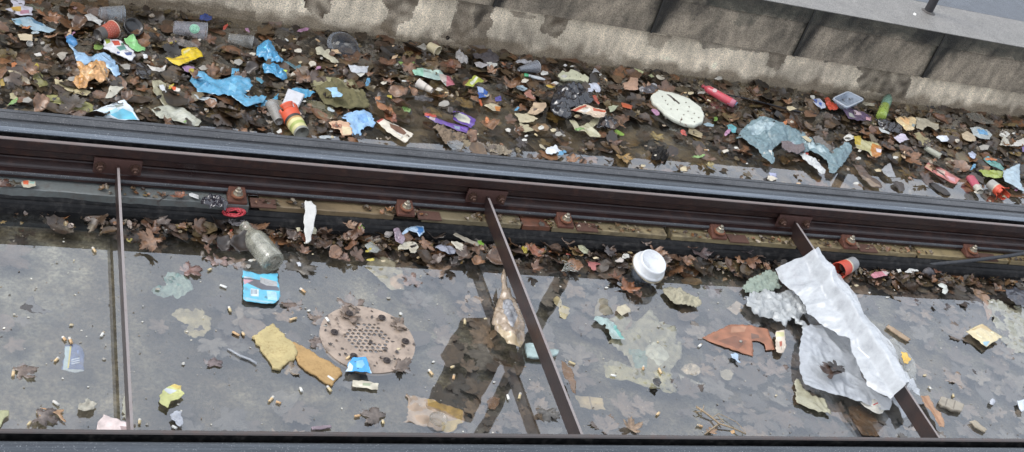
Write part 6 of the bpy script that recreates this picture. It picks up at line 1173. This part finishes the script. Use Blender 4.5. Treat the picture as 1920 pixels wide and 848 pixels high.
# branched twig
def twig():
    root = None; parts = []
    for pts, r in [([(1385, 510), (1440, 545), (1500, 590), (1555, 635), (1650, 665), (1755, 712)], .0030), ([(1555, 635), (1510, 665), (1448, 712)], .0026), ([(1440, 545), (1400, 545), (1370, 548)], .0015), ([(1430, 535), (1440, 495)], .0013), ([(1400, 520), (1380, 500)], .0012), ([(1500, 590), (1550, 560), (1600, 580), (1680, 620), (1740, 680), (1755, 712)], .0011), ([(1560, 620), (1590, 625), (1540, 575)], .0014)]:
        parts.append(tube([un(*P('23', [p])[0], .006 + .004 * (i % 2)) for i, p in enumerate(pts)], [r * (1 - .5 * i / len(pts)) for i in range(len(pts))], 6))
    V, Fs = join(parts); reg(mk('twig', V, Fs, 'twig', lin('9a876c'), None, True), 'forked bare twig floating near the near rail', 'twig', (1350, 790), mark='forked twig')
twig()
leaf(P('23', [(1490, 690)])[0], .022, '9a7c62', z=.006, label='small tan leaf under the forked twig')
S('foam_chip', '~orange tan crumb', 'crumb', P('23', [(1640, 690), (1665, 682), (1672, 705), (1650, 712)]), 'c09a6c', z=.010)

# ------------------------------------------------------------------ white bag on the right tie bar
XB3 = 2.292
def bagz(x, y):
    d = x - XB3; top = .124
    if y < 1.93: top = .124 - (1.93 - y) * .3
    if -.016 < d < .008: return top
    if d >= .008: return max(.012, top - (d - .008) * 1.9)
    return max(.014, top - (-d - .016) * .62 - .03 * min(1, (-d - .016) / .02))
S('white_bag', 'large white plastic bag wrapped over the right tie bar', 'plastic bag', [(1452, 508), (1490, 490), (1528, 470), (1545, 480), (1558, 500), (1575, 520), (1600, 555), (1620, 590), (1645, 618), (1662, 640), (1680, 668), (1692, 695), (1703, 715), (1712, 728), (1690, 732), (1674, 745), (1668, 752), (1650, 742), (1625, 728), (1612, 700), (1598, 668), (1590, 640), (1562, 622), (1530, 606), (1512, 590), (1505, 570), (1498, 556), (1480, 548), (1465, 535), (1458, 520)], 'c6cace', z=.1, amp=.013, fs=12, zf=bagz, mat='bag_white', thick=0, sp=.0038, colvar=.03, rag=.001, mark='white bag')
wb = bpy.data.objects['white_bag']
S('handle_loop', None, None, [(1500, 640), (1505, 618), (1520, 610), (1545, 612), (1575, 622), (1595, 640), (1608, 680), (1622, 720), (1650, 742), (1672, 752), (1668, 770), (1650, 768), (1620, 760), (1590, 748), (1560, 742), (1530, 732), (1508, 724), (1500, 700), (1497, 670)], 'bfc3c8', [([(1512, 685), (1516, 673), (1530, 668), (1560, 672), (1582, 684), (1586, 705), (1575, 715), (1552, 716), (1530, 708)], 'b8bcc0')], z=.024, amp=.008, fs=16, mat='bag_white', parent=wb, thick=0, sp=.0038, colvar=.03)
S('bag_tail', None, None, [(1670, 750), (1680, 735), (1700, 745), (1708, 760), (1706, 776), (1692, 786), (1686, 772), (1680, 762)], 'bfc3c8', z=.02, amp=.006, mat='bag_white', parent=wb)
S('bag_flap', None, None, [(1700, 712), (1712, 708), (1720, 720), (1724, 745), (1715, 740), (1706, 728)], 'bfc3c8', z=.05, amp=.006, mat='bag_white', parent=wb)
S('side_film', None, None, [(1662, 640), (1676, 634), (1700, 655), (1715, 680), (1718, 712), (1706, 715), (1694, 694), (1680, 664)], 'a8a8a0', z=.02, amp=.006, mat='clear_film', parent=wb)
S('torn_film', 'fluffy white torn film left of the white bag, floating', 'film', [(1397, 562), (1412, 550), (1440, 548), (1460, 552), (1478, 548), (1500, 560), (1512, 585), (1500, 600), (1512, 620), (1505, 636), (1496, 612), (1480, 600), (1470, 618), (1455, 606), (1440, 600), (1420, 592), (1400, 578)], 'b9bcbc', z=.012, amp=.016, fs=60, dome=.006, mat='bag_white', rag=.006, mark='fluffy torn film')
S('torn_film', 'greenish fibrous film scrap between ruffled cloth and white bag', 'film', [(1392, 535), (1412, 520), (1440, 508), (1456, 516), (1466, 540), (1440, 548), (1415, 552), (1396, 550)], '8c988c', z=.008, amp=.012, fs=80, mat='cloth', rag=.006)
S('bag_scrap', 'wet yellowish white film hanging below the white bag, left', 'film', [(1490, 715), (1498, 712), (1505, 728), (1520, 740), (1545, 750), (1558, 778), (1530, 772), (1505, 762), (1492, 755)], 'a09c84', z=.006, amp=.006, mat='film', rag=.003)
S('bag_scrap', 'white crumpled bag corner with red print below the white bag', 'film', P('33', [(690, 480), (760, 465), (840, 455), (905, 470), (885, 530), (830, 572), (780, 550), (720, 510)]), 'c9c6bc', [(P('33', [(735, 478), (750, 478), (750, 492), (738, 492)]), 'b8484a'), (P('33', [(778, 505), (830, 475), (836, 482), (785, 512)]), 'b8484a')], z=.020, amp=.006, dome=.004, mat='film', mark='red-printed bag corner')
leaf((1553, 692), .056, '4c3b34', z=.052, k=1, rz=.3, curl=.2, fold=.1, label='big dark maple leaf lying on the white bag')
leaf((1566, 690), .036, '2f2826', z=.060, k=2, rz=2.3, curl=.3, label='blackish leaf piece lying on top of the dark maple leaf')
S('yellow_scrap', 'bright yellow orange scrap tucked at the right side of the white bag', 'wrapper', P('33', [(995, 100), (1040, 105), (1050, 135), (1075, 155), (1045, 185), (1018, 188)]), 'd2a840', z=.03, amp=.004, mat='film', mark='yellow orange scrap')
S('brown_paper', 'tan folded paper right of the wrapped tie bar foot', 'paper', P('33', [(1145, 430), (1205, 425), (1240, 480), (1260, 530), (1298, 560), (1325, 665), (1280, 650), (1235, 570), (1180, 500)]), 'b08a6c', [(P('33', [(1150, 425), (1170, 425), (1300, 640), (1280, 645)]), '9c7456')], z=.016, amp=.008, mat='paper', mark='tan folded paper')
S('paper_scrap', 'pale tan wet paper left of the wrapped tie bar foot', 'paper', P('33', [(1000, 625), (1060, 600), (1110, 600), (1150, 690), (1080, 688), (1030, 670)]), '98877a', z=-.004, amp=.003, mat='sodden')
S('drowned_board', 'long brown drowned board pieces below the white bag', 'leaf', P('33', [(600, 510), (700, 500), (780, 560), (860, 610), (885, 665), (850, 735), (700, 730), (640, 640)]), '57422e', z=-.006, amp=.006, mat='sodden')
S('wood_block', 'grey ribbed wood block right of the tan folded paper', 'wood', P('33', [(1285, 470), (1300, 430), (1400, 460), (1475, 488), (1450, 540), (1380, 525), (1310, 495)]), '9a9284', [(P('33', [(1340, 445), (1350, 448), (1335, 500), (1325, 498)]), '7a7266'), (P('33', [(1400, 460), (1408, 463), (1395, 525), (1385, 522)]), '7a7266')], z=.012, amp=.001, mat='twig', thick=.010, mark='ribbed wood block')
S('wood_chip', 'small pale wood chip near the near rail, far right', 'wood', P('33', [(1518, 618), (1550, 605), (1645, 680), (1630, 695), (1560, 660)]), 'a09684', z=.008, amp=.001, mat='twig', thick=.005)
# red and grey cup
def redcup():
    cup('paper_cup', 'grey and red paper cup wedged between the white bag and the leaves', 'cup', (1600, 494), (1572, 508), .021, .026, .028, [(0, '8f9092'), (.42, 'c8bca4'), (.50, 'c8503c')], 'card', 'c8503c', mark='grey and red cup')
redcup()
S('pink_wrapper', 'pink and white small wrapper in the leaf heap right of the red cup', 'wrapper', P('32', [(768, 360), (800, 348), (880, 335), (905, 352), (890, 375), (790, 390)]), 'b87a84', [(P('32', [(850, 340), (905, 340), (905, 370), (880, 372)]), 'c0b4b0')], z=.018, amp=.003, mat='film', mark='pink wrapper')
S('paper_scrap', '~white paper chip', 'paper', P('32', [(965, 330), (990, 325), (1000, 345), (975, 352)]), 'cfcdc6', z=.018)
S('paper_scrap', 'bright white plastic shard in the leaves near the thick cable', 'plastic piece', P('32', [(1025, 345), (1060, 318), (1120, 325), (1130, 335), (1070, 350)]), 'd4d4d0', z=.018, amp=.002, mat='plastic', mark='bright white shard')
def stone(px, s, col, label, z=.01):
    q = un(*px, z); V, Fs = lathe(q - np.array([0, 0, .01]), (0, 0, 1), [(0, .0001), (.002, s * .8), (s * .5, s), (s * 1.0, s * .7), (s * 1.2, s * .3), (s * 1.22, .0001)], 14, jit=.6, seed=px[0]); return reg(mk('stone', V, Fs, 'iron_plate', lin(col), None, True), label, 'stone', px)
stone(P('32', [(1195, 345)])[0], .022, '4c4a4e', 'dark grey stone beside the end of the thick cable')
leaf(P('32', [(1265, 345)])[0], .022, '7a5242', z=.02, label='rust leaf right of the dark grey stone')
S('plastic_curl', 'white curved plastic shell in the right water', 'plastic piece', P('32', [(1272, 440), (1300, 425), (1335, 450), (1350, 490), (1330, 512), (1305, 500), (1310, 470), (1285, 455)]), 'bcbfb8', z=.010, amp=.004, dome=.004, mat='plastic', mark='white curved shell')
S('stick', 'tan flat stick right of the white bag', 'stick', P('32', [(888, 755), (900, 738), (980, 790), (1075, 850), (1050, 862), (960, 810)]), 'a08a72', z=.008, amp=.001, mat='twig', thick=.005, mark='tan flat stick')
S('cream_wrapper', 'cream folded wrapper with a blue corner in the right water', 'wrapper', [(1812, 622), (1828, 612), (1842, 608), (1860, 620), (1879, 632), (1868, 640), (1858, 644), (1849, 652), (1835, 640)], 'cdbf98', [([(1842, 642), (1856, 640), (1850, 650), (1845, 648)], '8fb4c4'), ([(1815, 622), (1842, 608), (1860, 620), (1855, 624), (1838, 616)], 'c2aa7c')], z=.014, amp=.003, dome=.004, mat='film', mark='cream folded wrapper')
S('foam_mass', 'pale grey foamy film mass at the right edge of the water', 'film', [(1848, 560), (1870, 566), (1890, 572), (1925, 580), (1925, 660), (1905, 665), (1885, 650), (1875, 625), (1860, 605), (1852, 585)], '8f8f82', z=-.005, amp=.008, fs=50, mat='sodden', rag=.005, mark='pale foamy film')
S('brown_leafstrip', 'long tan leaf strip joining the pale foamy film', 'leaf', [(1820, 540), (1840, 548), (1856, 562), (1860, 590), (1852, 605), (1848, 580), (1832, 562)], '8a705c', z=-.003, amp=.004, mat='sodden')
S('dark_bag', 'dark grey bag lump above the pale foamy film', 'plastic bag', [(1882, 545), (1900, 540), (1925, 550), (1925, 575), (1905, 572), (1888, 560)], '3a3c44', z=.014, amp=.010, dome=.008, mat='film')
S('foam_chip', 'white foam chunk at the lower right edge of the water', 'foam', P('33', [(1870, 465), (1925, 455), (1930, 540), (1900, 545), (1875, 510)]), 'c4ccd4', z=.010, amp=.002, dome=.006, dw=.01, mat='foam')
S('foam_chip', 'small white foam ball left of the lower right foam chunk', 'foam', P('33', [(1662, 455), (1690, 445), (1708, 470), (1690, 495), (1665, 485)]), 'b8bcc4', z=.008, amp=.001, dome=.006, dw=.006, mat='foam')
leaf((1655, 655), .03, '9a8672', z=.006, label='tan leaf fragment at the right flank of the white bag')
for pxy, s, c, lb in [((1700, 560), .05, '5c5050', 'dark flat leaf in the right water below the pink wrapper'), ((1760, 575), .05, '5a5458', 'grey flat leaf in the middle of the right water'), ((1450, 690), .05, '6e605c', 'mauve brown leaf between the white card tag and the white bag'), ((1790, 715), .05, '806e60', 'drowned tan leaf above the ribbed wood block'), ((1830, 560), .045, '5c585c', 'grey leaf left of the dark grey bag lump'), ((1335, 545), .04, '6a6468', 'grey leaf right of the cream ruffled cloth')]:
    leaf(pxy, s * 1.2, c, z=-.004, curl=.05, fold=.02, label=lb)
S('paper_scrap', 'white bird dropping-like paint chip on the coping left of the post', 'paint chip', P('30', [(1085, 105), (1098, 95), (1112, 105), (1105, 118), (1090, 115)]), 'e0ded6', z=ztop(3.4) + .006, amp=.001)
# random leaves standing out of the heaps, each a thing
r_ = random.Random(21)
SPOT = []
for i in range(150):
    for _ in range(60):
        if i < 95: p = (r_.uniform(5, 1915), r_.uniform(20, 360)); z = .010
        else: p = (r_.uniform(255, 1900), r_.uniform(405, 505)); z = .012
        q = un(*p, z)
        okk = (2.93 < q[1] < 3.74) if i < 95 else (2.58 < q[1] < 2.69)
        if okk and 1.25 < q[0] < 3.1 and q[1] < 3.3 and i < 95 and r_.random() < .6: okk = False
        if okk and min([math.hypot(p[0] - a[0], (p[1] - a[1]) * 1.6) for a in SPOT + [m[1] for m in MARK]] or [99]) > 24: break
    else: continue
    SPOT.append(p); cs = r_.choice([('7a5a48', 'russet dead leaf'), ('8a6a55', 'light brown dead leaf'), ('3a302b', 'blackish dead leaf'), ('6a5345', 'brown dead leaf'), ('5a4a42', 'dull brown dead leaf'), ('96735a', 'tan dead leaf')])
    leaf(p, r_.uniform(.024, .052), cs[0], cs[1], z=z + r_.uniform(0, .006), curl=r_.uniform(.1, .9), fold=r_.uniform(0, .5), tilt=(r_.gauss(0, .3), r_.gauss(0, .3)), k=r_.randrange(8))
# cigarette butts
BT = [P('02', [p])[0] for p in [(715, 185), (1675, 445), (1580, 330), (1760, 800), (1830, 815), (770, 805), (1715, 630), (490, 840)]] + [P('12', [p])[0] for p in [(280, 692), (530, 705), (1575, 708), (350, 482), (1230, 240)]] + [P('03', [p])[0] for p in [(412, 482), (215, 635), (300, 557), (435, 150), (1298, 655), (1055, 612), (530, 15), (95, 262)]] + [P('13', [p])[0] for p in [(335, 375), (540, 378), (160, 474), (118, 455), (562, 300), (1468, 215), (1487, 278), (1305, 255), (1890, 440), (955, 618), (772, 575), (690, 128)]] + [P('23', [p])[0] for p in [(1422, 45), (65, 422), (995, 222), (1120, 232), (760, 280), (440, 178), (1410, 650), (1100, 565)]] + [P('33', [p])[0] for p in [(1210, 360), (1380, 430)]] + [P('10', [p])[0] for p in [(460, 303), (293, 298), (240, 302), (415, 680), (600, 490), (1430, 690), (1100, 608)]] + [P('20', [p])[0] for p in [(1470, 750), (700, 600), (1310, 690)]] + [P('21', [p])[0] for p in [(115, 170), (180, 172), (1450, 280)]] + [P('00', [p])[0] for p in [(1175, 212), (900, 225)]]
BC = [('d0b488', 'tan filter of a smoked cigarette'), ('dcdcd6', 'whitish cigarette end'), ('c8b68c', 'yellowed cigarette stub'), ('c4a074', 'orange cigarette filter')]
for i, p in enumerate(BT):
    p = (p[0] + r_.uniform(-3, 3), p[1] + r_.uniform(-2, 2))
    up = p[1] < 400; q = un(*p, .012 if up else .004); th = r_.uniform(0, 3.14); L = r_.uniform(.011, .021); r = .0034; ax = Vector((math.cos(th), math.sin(th), r_.uniform(-.05, .05))); c = BC[i % 4]
    V, Fs = lathe(Vector(q) - ax * L / 2, ax, [(0, .0001), (0, r), (L * .33, r * r_.uniform(.8, 1.05)), (L * .66, r), (L, r * .9), (L, .0001)], 10, .8)
    C = [lin(c[0])] * 30 + [lin(r_.choice(['cfcac0', c[0], 'a89c88']))] * 20
    o = mk('cigarette_butt', V, Fs, 'card', C, None, True); reg(o, '~' + c[1], 'cigarette butt', p, 'cigarette butts')
# small crumbs of paper and foam
KC = [('c8c6be', 'white crumb of paper'), ('c2b494', 'cream crumb of foam'), ('9a968e', 'grey crumb of paper'), ('c8c0b0', 'pale torn paper bit')]
CR = [(r_.uniform(10, 1910), r_.uniform(25, 380)) for _ in range(190)] + [(r_.uniform(250, 1900), r_.uniform(410, 500)) for _ in range(35)] + [(r_.uniform(10, 1910), r_.uniform(450, 800)) for _ in range(60)]
for i, p in enumerate(CR):
    q = un(*p, .014)
    if p[1] < 400 and not (2.93 < q[1] < 3.74): continue
    if 400 < p[1] < 520 and q[1] > 2.67 : continue
    s = r_.choice([r_.uniform(2, 6), r_.uniform(3, 11)]) if i < 225 else r_.uniform(1.2, 4.0); c = KC[i % 4]; n = r_.randrange(5, 8); ph = r_.uniform(0, 6)
    poly = [(p[0] + math.cos(ph + k * 6.283 / n) * s * r_.uniform(.6, 1.5), p[1] + math.sin(ph + k * 6.283 / n) * s * .6 * r_.uniform(.6, 1.4)) for k in range(n)]
    S('litter_crumb', '~' + c[1], 'crumb', poly, c[0], z=(.014 if i < 225 else .0025), amp=.003, rag=0, group='small pale crumbs scattered in the litter')
# coloured small scraps
KS = [('b04a3c', 'red plastic flake'), ('5a8fb0', 'blue film flake'), ('b0a040', 'yellow wrapper flake'), ('7c9a5c', 'green leaf flake'), ('a87c98', 'mauve film flake'), ('c4a888', 'beige wrapper flake'), ('a8b4b8', 'silvery film flake'), ('b8744a', 'orange wrapper flake')]
for i in range(84):
    p = (r_.uniform(10, 1910), r_.uniform(25, 370)) if i < 66 else (r_.uniform(260, 1880), r_.uniform(420, 490)); q = un(*p, .014)
    if p[1] < 400 and not (2.95 < q[1] < 3.74): continue
    if p[1] > 400 and q[1] > 2.67: continue
    s = r_.uniform(3, 9); c = KS[i % 8]; n = r_.randrange(5, 9); ph = r_.uniform(0, 6); an = r_.uniform(0, 3.1)
    poly = []
    for k in range(n):
        a = ph + k * 6.283 / n; x, y = math.cos(a) * s * r_.uniform(.7, 1.4) * 1.3, math.sin(a) * s * .6 * r_.uniform(.6, 1.3); poly.append((p[0] + x * math.cos(an) - y * math.sin(an), p[1] + (x * math.sin(an) + y * math.cos(an)) * .7))
    S('litter_flake', '~' + c[1], 'flake', poly, c[0], z=.013, amp=.006, fs=50, mat='film', group='small coloured flakes scattered in the litter')

# ------------------------------------------------------------------ labels from the neighbours
used = set(o.get('label') for o in bpy.data.objects)
for o, desc, px in AUTO:
    m = sorted(((math.hypot(q[0] - px[0], q[1] - px[1]), ph, q) for ph, q in MARK), key=lambda t: t[0])[:16]; best = []
    for i in range(len(m)):
        for j in range(i + 1, len(m)):
            a, b = m[i], m[j]; u = (a[2][0] - px[0], a[2][1] - px[1]); v = (b[2][0] - px[0], b[2][1] - px[1])
            cosang = (u[0] * v[0] + u[1] * v[1]) / (a[0] * b[0] + 1e-6); best.append((a[0] + b[0] + (0 if cosang < -.3 else 150 + 150 * cosang), a[1], b[1], cosang))
    best.sort(); 
    for _, a, b, cg in best:
        lb = f'{desc} between the {a} and the {b}' if cg < .2 else f'{desc} near the {a}, off towards the {b}' if False else f'{desc} nearest the {a} and the {b}'
        if lb not in used and len(lb.split()) <= 16: break
    used.add(lb); o['label'] = lb
